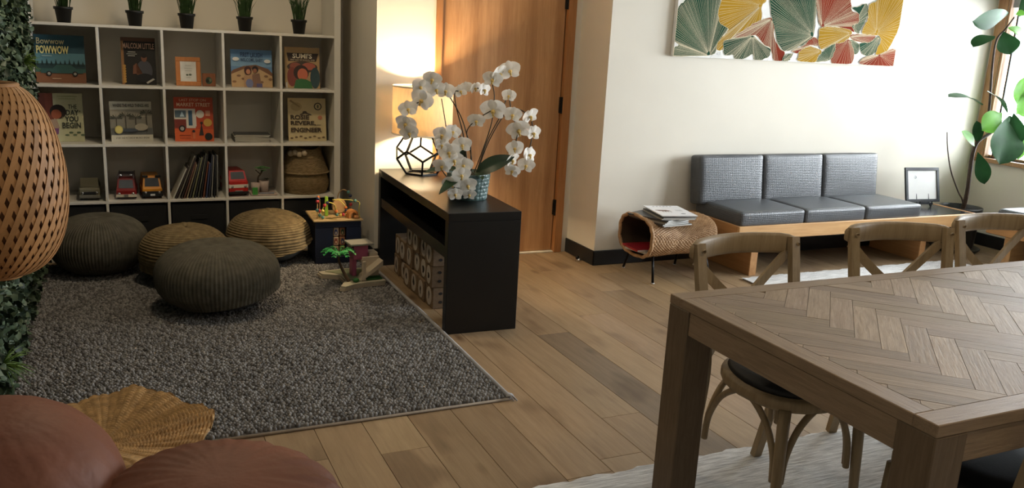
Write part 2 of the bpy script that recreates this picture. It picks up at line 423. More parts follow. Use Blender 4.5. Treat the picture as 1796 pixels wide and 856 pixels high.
# ---- unseen warm fill lights, added to brighten the room, shaped as round fixtures
def fill_light(x, y, label, watts):
    t = thing('fill_light', label, 'fill light', (x, y, ZC-.035), group='added fill lights on the ceiling')
    obj('frame', lathe([(.150, .0), (.165, .004), (.165, .034), (.150, .034)], 40, close=True), mat('fill_light_frame', (.7, .7, .68), .5), t, True)
    obj('diffuser', lathe([(.001, .006), (.10, .007), (.149, .012), (.149, .03), (.001, .03)], 40), emit('fill_diffuser_glow', (1, .82, .58), 1.2), t, True)
    l = bpy.data.lights.new('fill_light_lamp', 'AREA'); l.shape = 'DISK'; l.size = .28; l.energy = watts; l.color = (1, .80, .54)
    o = bpy.data.objects.new('fill_light_lamp', l); COL.objects.link(o); o.parent = t; o.location = (0, 0, -.004)
fill_light(.45, 4.35, 'added round fill light above the play rug', 6)
fill_light(1.9, .55, 'added round fill light above the near end of the dining table', 5)
# ================================================================== big furniture
# ---- rugs
loopm = mat('grey_wool_loops', (.115, .108, .102), .9, scale=5, col2=(.235, .225, .215), island=True, spec=.1)
rug = thing('loop_rug', 'thick grey wool pebble rug with a frayed corner', 'rug', (.49, 4.36, 0))
obj('backing', cham(1.93, 2.66, .008, .002), mat('rug_backing', (.10, .09, .08), .9), rug, loc=(0, 0, .004))
sp = .0172
nx, ny = int(1.92/sp), int(2.64/(sp*.86))
ii, jj = np.meshgrid(np.arange(nx), np.arange(ny)); ii = ii.ravel(); jj = jj.ravel(); n = len(ii)
cx = -.955+(ii+.5*(jj % 2))*sp+rng.normal(0, .0022, n); cy = -1.315+jj*sp*.86+rng.normal(0, .0022, n)
ra = rng.uniform(.0085, .0115, n); hz = rng.uniform(.011, .019, n); an = rng.uniform(0, PI, n); el = rng.uniform(.75, 1.0, n)
pv = []
K = 6
for (rr, zz) in ((1.0, 0.0), (.92, .55), (.5, .92)):
    for k in range(K):
        t = 2*PI*k/K; x = ra*rr*math.cos(t); y = ra*el*rr*math.sin(t)
        pv.append(np.stack([cx+x*np.cos(an)-y*np.sin(an), cy+x*np.sin(an)+y*np.cos(an), .006+hz*zz], 1))
pv.append(np.stack([cx, cy, .006+hz], 1))
PVv = np.stack(pv, 1).reshape(-1, 3); st = (np.arange(n)*(3*K+1))[:, None]
fc = []
for r in range(2):
    for k in range(K):
        a, b = r*K+k, r*K+(k+1) % K
        fc += [[a, b, b+K], [a, b+K, a+K]]
for k in range(K): fc.append([2*K+k, 2*K+(k+1) % K, 3*K])
PF = (st[:, None, :]+np.array(fc)[None]).reshape(-1, 3)
o = npobj('wool_loops', PVv, PF, loopm, rug, True); o['kind'] = 'stuff'
bindm = mat('rug_binding', (.34, .33, .33), .9, bump=.3, bscale=200)
cordm = mat('rug_edge_cord', (.22, .17, .12), .9, bump=.3, bscale=200)
obj('binding', tube([(.966, -1.33, .012), (.972, 0, .012), (.966, 1.33, .012)], .011, 8), bindm, rug, True)
obj('edge_cord', tube([(-.965, -1.332, .006), (0, -1.338, .006), (.965, -1.332, .006)], .006, 8), cordm, rug, True)
fr = MB()
for k in range(9):
    a = -.9+k*.22+random.uniform(-.1, .1); L = random.uniform(.03, .06)
    fr.add(tube(spline([(.955, -1.322, .012), (.955+.5*L*math.cos(a), -1.325+.5*L*math.sin(a), .022), (.955+L*math.cos(a), -1.325+L*math.sin(a), .004)], 4), .003, 5))
fr.build('corner_fringe', bindm, rug, True)
woolw = mat('oatmeal_flatweave', (.40, .39, .38), .9, scale=22, stretch=(.5, 5, 1), col2=(.72, .71, .69), bump=.9, bscale=60, spec=.1)
def flatrug(name, label, x0, x1, y0, y1):
    def f(u, v):
        x = x0+(x1-x0)*u; y = y0+(y1-y0)*v; e = .006*math.sin(x*31)+.004*math.sin(x*77)
        if v in (0, 1): y += e
        z = .011+.0015*math.sin(x*240)*math.sin(y*60)
        return x, y, z
    b = MB().add(gridmesh(160, 60, f)); b.box(x0+.004, x1-.004, y0+.012, y1-.012, 0, .0095)
    return tag(b.build(name, woolw, smooth=True), label, 'rug')
flatrug('flatweave_rug', 'pale oatmeal flatweave rug under the dining table and chairs', .85, 5.4, -.4, 2.325)
flatrug('flatweave_rug', 'pale woven rug lying in front of the grey sofa bench', 3.76, 5.80, 2.75, 4.325)
# ---- cube shelf
shelfm = mat('white_shelf_laminate', (.72, .69, .62), .45, var=.03, scale=5)
YS = 5.78; SX0, SX1 = -.477, 1.384
shelf = thing('cube_shelf', 'tall white cube bookcase filled with picture books and toys', 'bookcase', ((SX0+SX1)/2, YS, 0))
sc = (SX0+SX1)/2
def sb(name, x0, x1, z0, z1, d=.38): return MB().box(x0-sc, x1-sc, 0, d, z0, z1, .0015).build(name, shelfm, shelf)
sb('side_panel', SX0, SX0+.043, 0, 2.20); sb('side_panel', SX1-.043, SX1, 0, 2.20)
ZB = [.3775, .736, 1.0945, 1.453]         # tops of the shelf boards
sb('bottom_board', SX0+.043, SX1-.043, 0, .019)
for z in ZB: sb('shelf_board', SX0+.043, SX1-.043, z-.0165, z)
sb('top_board', SX0+.043, SX1-.043, 2.157, 2.20)
DX = [.991, .6325, .274, -.0845]
for x in DX:
    for k in range(4): sb('divider', x-.008, x+.008, ([.019]+ZB)[k], ZB[k]-.0165, .379)
CELL = []                                  # inner x range of the five columns from left
ed = [SX0+.043]+[v for x in DX[::-1] for v in (x-.008, x+.008)]+[SX1-.043]
for k in range(5): CELL.append((ed[2*k], ed[2*k+1]))
binm = mat('black_bin_fabric', (.010, .010, .010), .8, bump=.1, bscale=300)
binl = ['far left', 'second from left', 'middle', 'second from right', 'far right']
for k, (a, b) in enumerate(CELL):
    t = thing('storage_bin', 'black fabric storage bin, %s of the five in the bottom shelf row' % binl[k], 'storage bin', ((a+b)/2, YS+.18, .0195), group='black bins in the bottom row')
    w = b-a-.016; bm = MB()
    bm.box(-w/2, w/2, -.165, -.155, 0, .325, .002); bm.box(-w/2, w/2, .155, .165, 0, .325, .002)
    bm.box(-w/2, -w/2+.01, -.155, .155, 0, .325, .002); bm.box(w/2-.01, w/2, -.155, .155, 0, .325, .002); bm.box(-w/2+.01, w/2-.01, -.155, .155, 0, .01)
    bm.build('body', binm, t); MB().box(-.05, .05, -.170, -.165, .22, .25, .001).build('handle', binm, t)
# ---- black console desk
deskm = mat('black_desk_laminate', (.0055, .0052, .005), .34, var=.15, scale=6, bump=.03, bscale=60, spec=.4)
desk = thing('console_table', 'long black console table with an open shelf beside the oak door', 'console table', (1.667, 3.86, 0), math.radians(-1.9))
DW, DL, DH = .395, 1.42, .637
MB().box(-DW/2, DW/2, 0, DL, DH-.045, DH, .002).build('top', deskm, desk)
MB().box(-DW/2, DW/2, 0, .05, 0, DH-.045, .002).build('end_panel', deskm, desk)
MB().box(-DW/2, DW/2, DL-.05, DL, 0, DH-.045, .002).build('end_panel', deskm, desk)
MB().box(-DW/2+.004, DW/2-.004, .05, DL-.05, .395, .455, .002).build('shelf', deskm, desk)
MB().box(DW/2-.02, DW/2-.004, .05, DL-.05, .455, DH-.045, .001).build('back_panel', deskm, desk)
# ---- sofa bench
oak = wood('sofa_oak', (.44, .24, .095), (.60, .36, .165), 'x', scale=4, rough=.4, bump=.06)
oaky = wood('sofa_oak_end_grain', (.36, .17, .065), (.47, .25, .10), 'y', scale=4, rough=.4, bump=.06)
def vinylmat():
    m = mat('charcoal_vinyl', (.060, .064, .070), .36, var=.08, scale=8, spec=.55)
    nt = m.node_tree; N = nt.nodes; L = nt.links; p = N['Principled BSDF']
    tc = N.new('ShaderNodeTexCoord'); w1 = N.new('ShaderNodeTexWave'); w2 = N.new('ShaderNodeTexWave'); w3 = N.new('ShaderNodeTexWave')
    ax = ('X', 'Y', 'Z'); prev = None
    for w, a in ((w1, 'X'), (w2, 'Z'), (w3, 'Y')):
        w.bands_direction = a; w.inputs['Scale'].default_value = 26; L.new(tc.outputs['Object'], w.inputs['Vector'])
        if prev is None: prev = w.outputs[1]
        else:
            mu = N.new('ShaderNodeMath'); mu.operation = 'ADD'; L.new(prev, mu.inputs[0]); L.new(w.outputs[1], mu.inputs[1]); prev = mu.outputs[0]
    b = N.new('ShaderNodeBump'); b.inputs['Strength'].default_value = .35; b.inputs['Distance'].default_value = .0022
    L.new(prev, b.inputs['Height']); L.new(b.outputs[0], p.inputs['Normal'])
    return m
vinyl = vinylmat()
sofa = thing('sofa_bench', 'oak framed sofa bench with three charcoal vinyl seats and a black side top', 'sofa', (4.85, 4.60, 0))
def so(name, x0, x1, y0, y1, z0, z1, m, b=.003): return MB().box(x0-4.85, x1-4.85, y0-4.6, y1-4.6, z0, z1, b).build(name, m, sofa)
so('front_rail', 3.69, 6.01, 4.32, 4.345, .272, .365, oak); so('back_rail', 3.69, 6.01, 4.86, 4.885, .272, .365, oak)
so('end_rail', 3.69, 3.715, 4.345, 4.86, .272, .365, oaky); so('end_rail', 5.985, 6.01, 4.345, 4.86, .272, .365, oaky)
so('platform', 3.715, 5.985, 4.345, 4.86, .29, .352, mat('dark_platform', (.03, .025, .02), .6))
so('table_top', 5.40, 5.985, 4.345, 4.86, .352, .362, mat('black_laminate_top', (.016, .017, .02), .22, spec=.6))
for x in (3.87, 5.50): so('leg', x, x+.062, 4.385, 4.86, 0, .272, oaky)
cx3 = [(3.705, 4.262), (4.266, 4.828), (4.832, 5.392)]
for a, b in cx3:
    o = obj('seat_cushion', rbox(b-a, .50, .105, .022, 16, (0, .004, .010)), vinyl, sofa, True, loc=((a+b)/2-4.85, 4.335+.25-4.6, .407))
    o = obj('back_cushion', rbox(b-a, .125, .345, .022, 16, (0, .010, .003)), vinyl, sofa, True, loc=((a+b)/2-4.85-.055, 4.795-4.6, .602), rot=(math.radians(-7), 0, 0))
# bench under the window
bench = thing('window_bench', 'low oak bench with a grey cushion under the window', 'bench', (6.18, 3.30, 0))
def bo(name, x0, x1, y0, y1, z0, z1, m, b=.003): return MB().box(x0-6.18, x1-6.18, y0-3.3, y1-3.3, z0, z1, b).build(name, m, bench)
bo('front_rail', 5.84, 5.865, 2.40, 4.12, .272, .365, oaky); bo('back_rail', 6.50, 6.525, 2.40, 4.12, .272, .365, oaky)
bo('end_rail', 5.865, 6.50, 4.095, 4.12, .272, .365, oak); bo('end_rail', 5.865, 6.50, 2.40, 2.425, .272, .365, oak)
bo('platform', 5.865, 6.50, 2.425, 4.095, .29, .355, MC['dark_platform'])
for y in (2.55, 3.92): bo('leg', 5.87, 6.48, y, y+.062, 0, .272, oak)
for k in range(3): obj('seat_cushion', rbox(.60, .553, .105, .03, 14, (0, 0, .012)), vinyl, bench, True, loc=(6.165-6.18, 2.69+k*.557-3.3, .412))
# ---- dining table with herringbone top
tedge = wood('table_edge_oak', (.19, .128, .076), (.29, .205, .128), 'x', scale=12, rough=.55, bump=.6)
tedgey = wood('table_edge_oak_y', (.19, .128, .076), (.29, .205, .128), 'y', scale=12, rough=.55, bump=.6)
tleg = wood('table_leg_oak', (.105, .070, .040), (.16, .11, .066), 'z', scale=12, rough=.55, bump=.4)
therr = wood('table_herringbone_oak', (.21, .148, .092), (.37, .28, .19), 'x', scale=13, rough=.6, bump=.7, objcol=True)
TX0, TX1, TY0, TY1, TZ = 1.532, 3.95, 1.104, 2.076, .755
tb = thing('dining_table', 'large weathered oak dining table with herringbone top', 'table', ((TX0+TX1)/2, (TY0+TY1)/2, .0125))
def tbx(name, x0, x1, y0, y1, z0, z1, m, b=.003): return MB().box(x0-(TX0+TX1)/2, x1-(TX0+TX1)/2, y0-(TY0+TY1)/2, y1-(TY0+TY1)/2, z0-.0125, z1-.0125, b).build(name, m, tb)
BW = .062
tbx('core', TX0+BW, TX1-BW, TY0+BW, TY1-BW, TZ-.03, TZ-.009, mat('table_core', (.03, .022, .015), .8))
for y in (TY0, TY1-BW): tbx('border_board', TX0, TX1, y, y+BW, TZ-.03, TZ, tedge, .002)
for x in (TX0, TX1-BW): tbx('border_board', x, x+BW, TY0+BW, TY1-BW, TZ-.03, TZ, tedgey, .002)
for x in (TX0+.004, TX1-.026): tbx('apron', x, x+.022, TY0+.10, TY1-.10, TZ-.105, TZ-.03, tedgey)
for y in (TY0+.004, TY1-.026): tbx('apron', TX0+.10, TX1-.10, y, y+.022, TZ-.105, TZ-.03, tedge)
for x in (TX0, TX1-.10):
    for y in (TY0, TY1-.10): tbx('leg', x, x+.10, y, y+.10, .0125, TZ-.03, tleg, .003)
def clip(poly, x0, x1, y0, y1):
    for ax, lim, sg in ((0, x0, 1), (0, x1, -1), (1, y0, 1), (1, y1, -1)):
        out = []
        for i in range(len(poly)):
            a, b = poly[i-1], poly[i]; da, db = sg*(a[ax]-lim), sg*(b[ax]-lim)
            if da >= 0: out.append(a)
            if da*db < 0:
                t = da/(da-db); out.append((a[0]+(b[0]-a[0])*t, a[1]+(b[1]-a[1])*t))
        poly = out
        if len(poly) < 3: return []
    return poly
hw, nL = .065, 5
ix0, ix1, iy0, iy1 = TX0+BW+.0006, TX1-BW-.0006, TY0+BW+.0006, TY1-BW-.0006
c45 = math.sqrt(.5)
for k in range(-60, 60):
    for m in range(-8, 8):
        for vert in (0, 1):
            if not vert: u0, u1, v0, v1 = k+2*nL*m, k+2*nL*m+nL, k, k+1
            else: u0, u1, v0, v1 = k, k+1, k-2*nL+1+2*nL*m, k-nL+1+2*nL*m
            g = .0006
            rc = [(u0*hw+g, v0*hw+g), (u1*hw-g, v0*hw+g), (u1*hw-g, v1*hw-g), (u0*hw+g, v1*hw-g)]
            # u axis points (+x,+y), v axis (-x,+y)
            pl = [(2.30+(u-v)*c45, 1.355+(u+v)*c45) for u, v in rc]
            if max(p[0] for p in pl) < ix0 or min(p[0] for p in pl) > ix1 or max(p[1] for p in pl) < iy0 or min(p[1] for p in pl) > iy1: continue
            pl = clip(pl, ix0, ix1, iy0, iy1)
            if len(pl) < 3: continue
            cxp = sum(p[0] for p in pl)/len(pl); cyp = sum(p[1] for p in pl)/len(pl)
            ar = abs(sum(pl[i-1][0]*pl[i][1]-pl[i][0]*pl[i-1][1] for i in range(len(pl))))/2
            if ar < 2e-4: continue
            a = math.radians(45 if not vert else 135); ca, sa = math.cos(-a), math.sin(-a)
            lp = [((x-cxp)*ca-(y-cyp)*sa, (x-cxp)*sa+(y-cyp)*ca) for x, y in pl]
            zr = random.uniform(-.0004, .0004)
            o = obj('herringbone_block', prism(lp, -.012, .0+zr), therr, tb, loc=(cxp-(TX0+TX1)/2, cyp-(TY0+TY1)/2, TZ-.0125-.0004), rot=(0, 0, a))
            f = random.uniform(.85, 1.12)*(.86 if vert else 1.06); o.color = (f, f*random.uniform(.97, 1.0), f*random.uniform(.94, 1.0), 1)
# ---- cross-back chairs
chairw = wood('chair_weathered_oak', (.235, .165, .088), (.35, .258, .148), 'z', scale=5, rough=.5, bump=.15)
seatm = mat('black_seat_pad', (.012, .012, .013), .6, bump=.15, bscale=250)
def make_chair(label):
    t = thing('cross_back_chair', label, 'chair', group='cross back chairs at the dining table')
    def sq(w, d, e=2.6, n=40): return [(w*math.copysign(abs(math.cos(2*PI*i/n))**(2/e), math.cos(2*PI*i/n)), d*math.copysign(abs(math.sin(2*PI*i/n))**(2/e), math.sin(2*PI*i/n))) for i in range(n)]
    sh = []
    for x, y in sq(.215, .21): sh.append((x*(1-.14*max(0, y)/.21), y))
    b = MB(); rings = [(1.0, .418), (1.02, .428), (1.02, .446), (1.0, .456)]
    V = []; F = []; n = len(sh)
    for s, z in rings: V += [(x*s, y*s, z) for x, y in sh]
    for r in range(3):
        for i in range(n): F.append([r*n+i, r*n+(i+1) % n, (r+1)*n+(i+1) % n, (r+1)*n+i])
    F.append(list(range(n))[::-1]); F.append([3*n+i for i in range(n)])
    obj('seat_ring', (V, F), chairw, t, True)
    V = []; F = []
    rp = [(.90, .456), (.93, .466), (.90, .478), (.75, .486), (.4, .490)]
    for s, z in rp: V += [(x*s, y*s, z) for x, y in sh]
    for r in range(4):
        for i in range(n): F.append([r*n+i, r*n+(i+1) % n, (r+1)*n+(i+1) % n, (r+1)*n+i])
    F.append([4*n+i for i in range(n)])
    obj('seat_pad', (V, F), seatm, t, True)
    for s in (-1, 1):
        pts = spline([(s*.172, .275, .0), (s*.178, .225, .25), (s*.19, .200, .45), (s*.205, .222, .62), (s*.212, .268, .850)], 5)
        obj('back_post', tube(pts, 1, section=rect(.036, .024), upv=(0, 1, 0)), chairw, t)
        obj('post_bolt', lathe([(.001, 0), (.006, .001), (.007, .004), (.007, .008)], 10), chairw, t, True, loc=(s*.211, .246, .830), rot=(PI/2+.2, 0, 0))
        obj('front_leg', tube([(s*.178, -.175, 0), (s*.172, -.165, .22), (s*.165, -.155, .425)], [.014, .018, .02], 10), chairw, t, True)
        br = spline([(s*.203, .286, .785), (s*.10, .285, .69), (-s*.03, .262, .585), (-s*.168, .214, .47)], 5)
        obj('cross_brace', tube(br, 1, section=rect(.012, .034) if s > 0 else rect(.010, .034), upv=(0, 0, 1)), chairw, t)
    def arc(u): return (-.240+.48*u, .272+.070*math.sin(PI*u), .822)
    pts = [arc(i/16) for i in range(17)]
    sec = [(-.011, -.025), (-.006, -.036), (.006, -.036), (.011, -.025), (.011, .025), (.006, .036), (-.006, .036), (-.011, .025)]
    rr = [.55, .9]+[1]*13+[.9, .55]
    obj('top_rail', tube(pts, rr, section=sec, upv=(0, 0, 1)), chairw, t, True)
    legs = [(-.172, -.165), (.172, -.165), (.180, .222), (-.180, .222)]
    for i in range(4):
        a, b2 = legs[i], legs[(i+1) % 4]
        def q(u, z, k=.93): return ((a[0]*(1-u)+b2[0]*u)*k, (a[1]*(1-u)+b2[1]*u)*k, z)
        obj('bent_brace', tube(spline([q(.05, .17), q(.08, .26), q(.2, .345), q(.38, .398), q(.5, .405), q(.62, .398), q(.8, .345), q(.92, .26), q(.95, .17)], 5), .011, 8), chairw, t, True)
    return t
ch = make_chair('cross back wooden chair nearest the black console table')
def place(o, x, y, rz): o.location = (x, y, .0125); o.rotation_euler = (0, 0, math.radians(rz))
place(ch, 1.970, 1.977, 2)
c2 = copy_tree(ch); c2['label'] = 'cross back wooden chair between two others at the far table side'; place(c2, 2.687, 2.015, -11.4)
c3 = copy_tree(ch); c3['label'] = 'cross back wooden chair nearest the window bench, cut by the right frame edge'; place(c3, 3.34, 2.06, -3)
c4 = copy_tree(ch); c4['label'] = 'chair pushed under the near side of the table, only its black seat showing'; place(c4, 2.02, 1.29, 180)
# ================================================================== soft things and plants
# ---- poufs
knit = mat('grey_knit', (.105, .096, .074), .9, scale=25, var=.2, bump=.5, bscale=420, spec=.1)
under = mat('grey_pouf_base', (.085, .086, .082), .9, scale=25, bump=.3, bscale=300, spec=.1)
rope = mat('tan_rope', (.20, .148, .078), .9, scale=30, var=.25, bump=.5, bscale=300, spec=.1)
def pouf(label, x, y, R, Hh, kind, hem=.70, sw=.05, ph=0., tz=0.):
    t = thing('knitted_pouf' if kind == 'knit' else 'rope_pouf', label, 'pouf', (x, y, .019), tz)
    def prof(f):            # f 0 top pole .. 1 bottom pole
        a = PI*f; e = .80
        r = R*abs(math.sin(a))**e; z = Hh/2+Hh/2*math.copysign(abs(math.cos(a))**.85, math.cos(a))
        return r, z
    nr = 92
    def cover(u, v):
        th = 2*PI*u; hv = hem+sw*math.sin(th+ph); f = hv*v
        r, z = prof(f)
        if kind == 'knit':
            d = .0028*math.cos(nr*th)*min(1, 2.2*math.sin(PI*f)); dz = -.02*math.exp(-(f/.05)**2)
        else:
            d = .0022*math.cos(2*PI*34*f)+.003*math.cos(9*th+2.0*math.sin(3*f))*math.sin(PI*f); dz = .012*math.exp(-(f/.09)**2)*math.sin(2*th)
        d += .016*math.exp(-((v-1)/.05)**2)
        return ((r+d)*math.cos(th), (r+d)*math.sin(th), z+dz)
    obj('knit_cover' if kind == 'knit' else 'rope_cover', gridmesh(552 if kind == 'knit' else 144, 40 if kind == 'knit' else 170, cover, True), knit if kind == 'knit' else rope, t, True)
    def base(u, v):
        th = 2*PI*u; hv = hem+sw*math.sin(th+ph)-.03; f = hv+(.996-hv)*v; r, z = prof(f); r -= .020*(1-v); r = max(r, .002)
        return (r*math.cos(th), r*math.sin(th), max(0.0, z))
    obj('base', gridmesh(72, 14, base, True), under, t, True)
    if kind != 'knit': obj('top_knot', lathe([(.001, .022), (.012, .02), (.02, .012), (.022, 0)], 14), rope, t, True, loc=(0, 0, Hh-.004))
    return t
pouf('dark grey ribbed knit pouf at the back beside the leafy wall', -.135, 5.46, .268, .345, 'knit', .86, .03, 1)
pouf('tan rope pouf behind the front grey pouf, left of the other tan one', .318, 5.165, .250, .325, 'rope', .66, .04, 2.6)
pouf('tan rope pouf beside the navy activity cube', .848, 5.49, .262, .325, 'rope', .60, .10, -2.2)
pouf('grey ribbed knit pouf with a folded hem, frontmost of the four poufs', .445, 4.60, .318, .355, 'knit', .71, .12, -PI/2)
# ---- leafy wall panel on the left wall
leafd = mat('artificial_leaf', (.014, .028, .014), .5, scale=9, col2=(.085, .125, .07), island=True, spec=.35)
hedge = thing('leaf_wall_panel', 'dense artificial green leaf panel covering the left wall', 'leaf wall', (-.499, 4.22, .03))
MB().box(0, .02, -1.48, 1.54, 0, 2.65).build('backing', mat('hedge_backing', (.012, .018, .010), .9), hedge)
def leafcluster(n, seed, ymin=-1.48, ymax=1.54):
    r = np.random.default_rng(seed)
    cy = r.uniform(ymin, ymax, n); cz = r.uniform(.0, 2.62, n); cx = .02+.055*r.beta(2.2, 1.6, n)
    L = r.uniform(.022, .046, n); Wd = L*r.uniform(.5, .85, n)
    # random frames leaning outward and down
    d = np.stack([r.uniform(-.1, 1, n), r.normal(0, .8, n), r.normal(-.35, .6, n)], 1); d /= np.linalg.norm(d, axis=1)[:, None]
    q = r.normal(0, 1, (n, 3)); s = np.cross(d, q); s /= np.linalg.norm(s, axis=1)[:, None]; nn = np.cross(s, d)
    c = np.stack([cx, cy, cz], 1)
    loc = [(0, 0, 0), (.35, .5, .10), (.75, .42, .05), (1, 0, -.12), (.75, -.42, .05), (.35, -.5, .10), (.5, 0, 0)]
    V = np.stack([c+d*(L*a)[:, None]+s*(Wd*b)[:, None]+nn*(L*h)[:, None] for a, b, h in loc], 1).reshape(-1, 3)
    V[:, 2] = np.maximum(V[:, 2], .0); V[:, 0] = np.clip(V[:, 0], .004, .092)
    T = np.array([[0, 1, 6], [1, 2, 6], [2, 3, 6], [3, 4, 6], [4, 5, 6], [5, 0, 6]]); 
    F = ((np.arange(n)*7)[:, None, None]+T[None]).reshape(-1, 3); return V, F
V, F = leafcluster(11000, 3)
o = npobj('foliage', V, F, leafd, hedge, True); o['kind'] = 'stuff'
leafp = mat('pale_artificial_leaf', (.06, .09, .055), .45, scale=9, col2=(.22, .26, .19), offset=True, spec=.4)
def simpleleaf(L, Wd, fold=.12, droop=.15, n=6, shape=1.0):
    V = []; F = []
    for i in range(n+1):
        t = i/n; w = Wd/2*(math.sin(PI*min(1, t**shape)))**.75 if 0 < t < 1 else 0.0005
        z = -droop*L*t*t
        V += [(L*t, -w, z+fold*w), (L*t, -w*.5, z+fold*w*.35), (L*t, 0, z), (L*t, w*.5, z+fold*w*.35), (L*t, w, z+fold*w)]
    for i in range(n):
        for j in range(4): F.append([i*5+j, (i+1)*5+j, (i+1)*5+j+1, i*5+j+1])
    return V, F
lm = []
for L, w in ((.05, .034), (.042, .036), (.06, .03)):
    me = obj('leaf', simpleleaf(L, w, .3, .3, 4), leafp, None, True); lm.append(me.data); bpy.data.objects.remove(me)
for k in range(240):
    y = random.uniform(-1.2, 1.5); z = random.uniform(.05, 1.65)
    o = obj('leaf', random.choice(lm), None, hedge, loc=(random.uniform(.035, .055), y, z), rot=(random.uniform(-1.2, 1.2), random.uniform(-.2, 1.3), random.uniform(-1.5, 1.0)))
tuftm = mat('bright_grass_tuft', (.10, .17, .03), .5, var=.35, scale=20)
for (y, z, s) in ((.95, 1.22, .10), (-.83, .22, .12)):
    b = MB()
    for k in range(46):
        a = random.uniform(0, 2*PI); e = random.uniform(.3, 1.2); L = s*random.uniform(.5, 1)
        d = Vector((math.cos(e), math.sin(e)*math.cos(a), math.sin(e)*math.sin(a)))
        b.add(tube([(0, 0, 0), d*L*.6, d*L+Vector((0, 0, -.15*L))], [.0022, .0018, .0004], 4))
    b.build('grass_tuft', tuftm, hedge, loc=(.07, y, z))
# ---- woven bamboo pendant
bamb = mat('bamboo_strip', (.40, .20, .075), .55, scale=6, stretch=(1, 1, 1), var=.22, spec=.3, offset=True)
pend = thing('bamboo_pendant', 'egg shaped woven bamboo pendant lamp hanging in the left foreground', 'lamp', (-.234, 2.0, .966))
RP, HP = .132, .394
def egg(f): 
    a = PI*(.10+.86*(1-f)); zz = .5+.5*math.cos(a)/math.cos(PI*.08); 
    r = RP*math.sin(a)**.72*(1+.07*math.cos(a)*-1)
    return r, HP*zz
def strip(dirn, off):
    V = []; F = []; n = 30
    for i in range(n+1):
        f = i/n; r, z = egg(f); th = dirn*1.6*f
        r2, z2 = egg(min(1, f+.01)); 
        wob = off*.0007
        hw = .0058*(.35+.65*r/RP)/max(r, .03)
        for s in (-1, 1): V.append(((r+wob)*math.cos(th+s*hw), (r+wob)*math.sin(th+s*hw), z))
        for s in (1, -1): V.append(((r+wob-.0012)*math.cos(th+s*hw), (r+wob-.0012)*math.sin(th+s*hw), z))
    for i in range(n):
        for q in range(4): F.append([i*4+q, i*4+(q+1) % 4, (i+1)*4+(q+1) % 4, (i+1)*4+q])
    return V, F
NS = 40
for dirn in (1, -1):
    o0 = obj('bamboo_strip', strip(dirn, dirn), bamb, pend, False)
    for k in range(1, NS):
        o = o0.copy(); COL.objects.link(o); o.rotation_euler = (0, 0, 2*PI*k/NS)
for f in (0.0, 1.0):
    r, z = egg(f); obj('rim', tube([(r*math.cos(2*PI*k/36), r*math.sin(2*PI*k/36), z) for k in range(36)], .005, 8, closed=True), bamb, pend, True)
obj('inner_liner', lathe([(max(.004, egg(i/16)[0]-.006), egg(i/16)[1]) for i in range(17)], 36), mat('bamboo_liner', (.13, .05, .016), .7, var=.3, scale=40, bump=.4, bscale=120), pend, True)
obj('cord', tube([(0, 0, HP-.02), (0, 0, ZC-.966)], .003, 6), mat('black_cord', (.01, .01, .01), .6), pend, True)
obj('socket', lathe([(.001, 0), (.018, 0), (.018, .06), (.004, .075)], 12), blackmetal, pend, True, loc=(0, 0, HP-.09))
# ---- brown leather lounge chair
leather = mat('brown_leather', (.165, .060, .033), .55, scale=4, var=.2, bump=.5, bscale=16, spec=.3, bdist=.01)
lc = thing('leather_lounge_chair', 'puffy brown leather lounge chair in the lower left corner', 'armchair', (-.10, 1.60, 0))
def blob(rx, ry, rz, folds=0, fa=.0, seed=0, rip=.0015):
    rn = random.Random(seed); ph = [rn.uniform(0, 6) for _ in range(4)]
    def f(u, v):
        th = 2*PI*u; a = PI*v; e = .82
        r = abs(math.sin(a))**e; z = math.copysign(abs(math.cos(a))**.9, math.cos(a))
        w = 1+fa*math.sin(folds*th+ph[0]+2*a)*abs(math.sin(a))**3*(.5+.5*math.sin(2*th+ph[1]))
        return (rx*r*w*math.cos(th), ry*r*w*math.sin(th), rz*z+rip*math.sin(17*th+5*v+ph[2])*math.sin(a)**2*(.5+.5*math.sin(th*2+ph[3]))+rip*.6*math.sin(31*th-9*v)*math.sin(a)**2)
    return gridmesh(200, 60, f, True)
obj('backrest', blob(.245, .27, .245, 13, .012, 1), leather, lc, True, loc=(-.165, .24, .480), rot=(0, 0, .5))
obj('seat', blob(.262, .25, .125, 19, .035, 2, .0045), leather, lc, True, loc=(.245, .04, .493), rot=(.10, .06, -.35))
sm_ = [Vector((.262*.985*math.cos(t), .25*.985*math.sin(t), .028)) for t in [2*PI*k/60 for k in range(60)]]
RS = Matrix.Translation((.245, .04, .493)) @ Euler((.10, .06, -.35)).to_matrix().to_4x4()
obj('seam', tube([RS @ p for p in sm_], .004, 6, closed=True), mat('brown_leather_seam', (.07, .028, .018), .5), lc, True)
obj('base', lathe([(.001, 0), (.24, 0), (.27, .03), (.27, .30), (.22, .42), (.001, .44)], 40), leather, lc, True, loc=(.10, .08, 0))
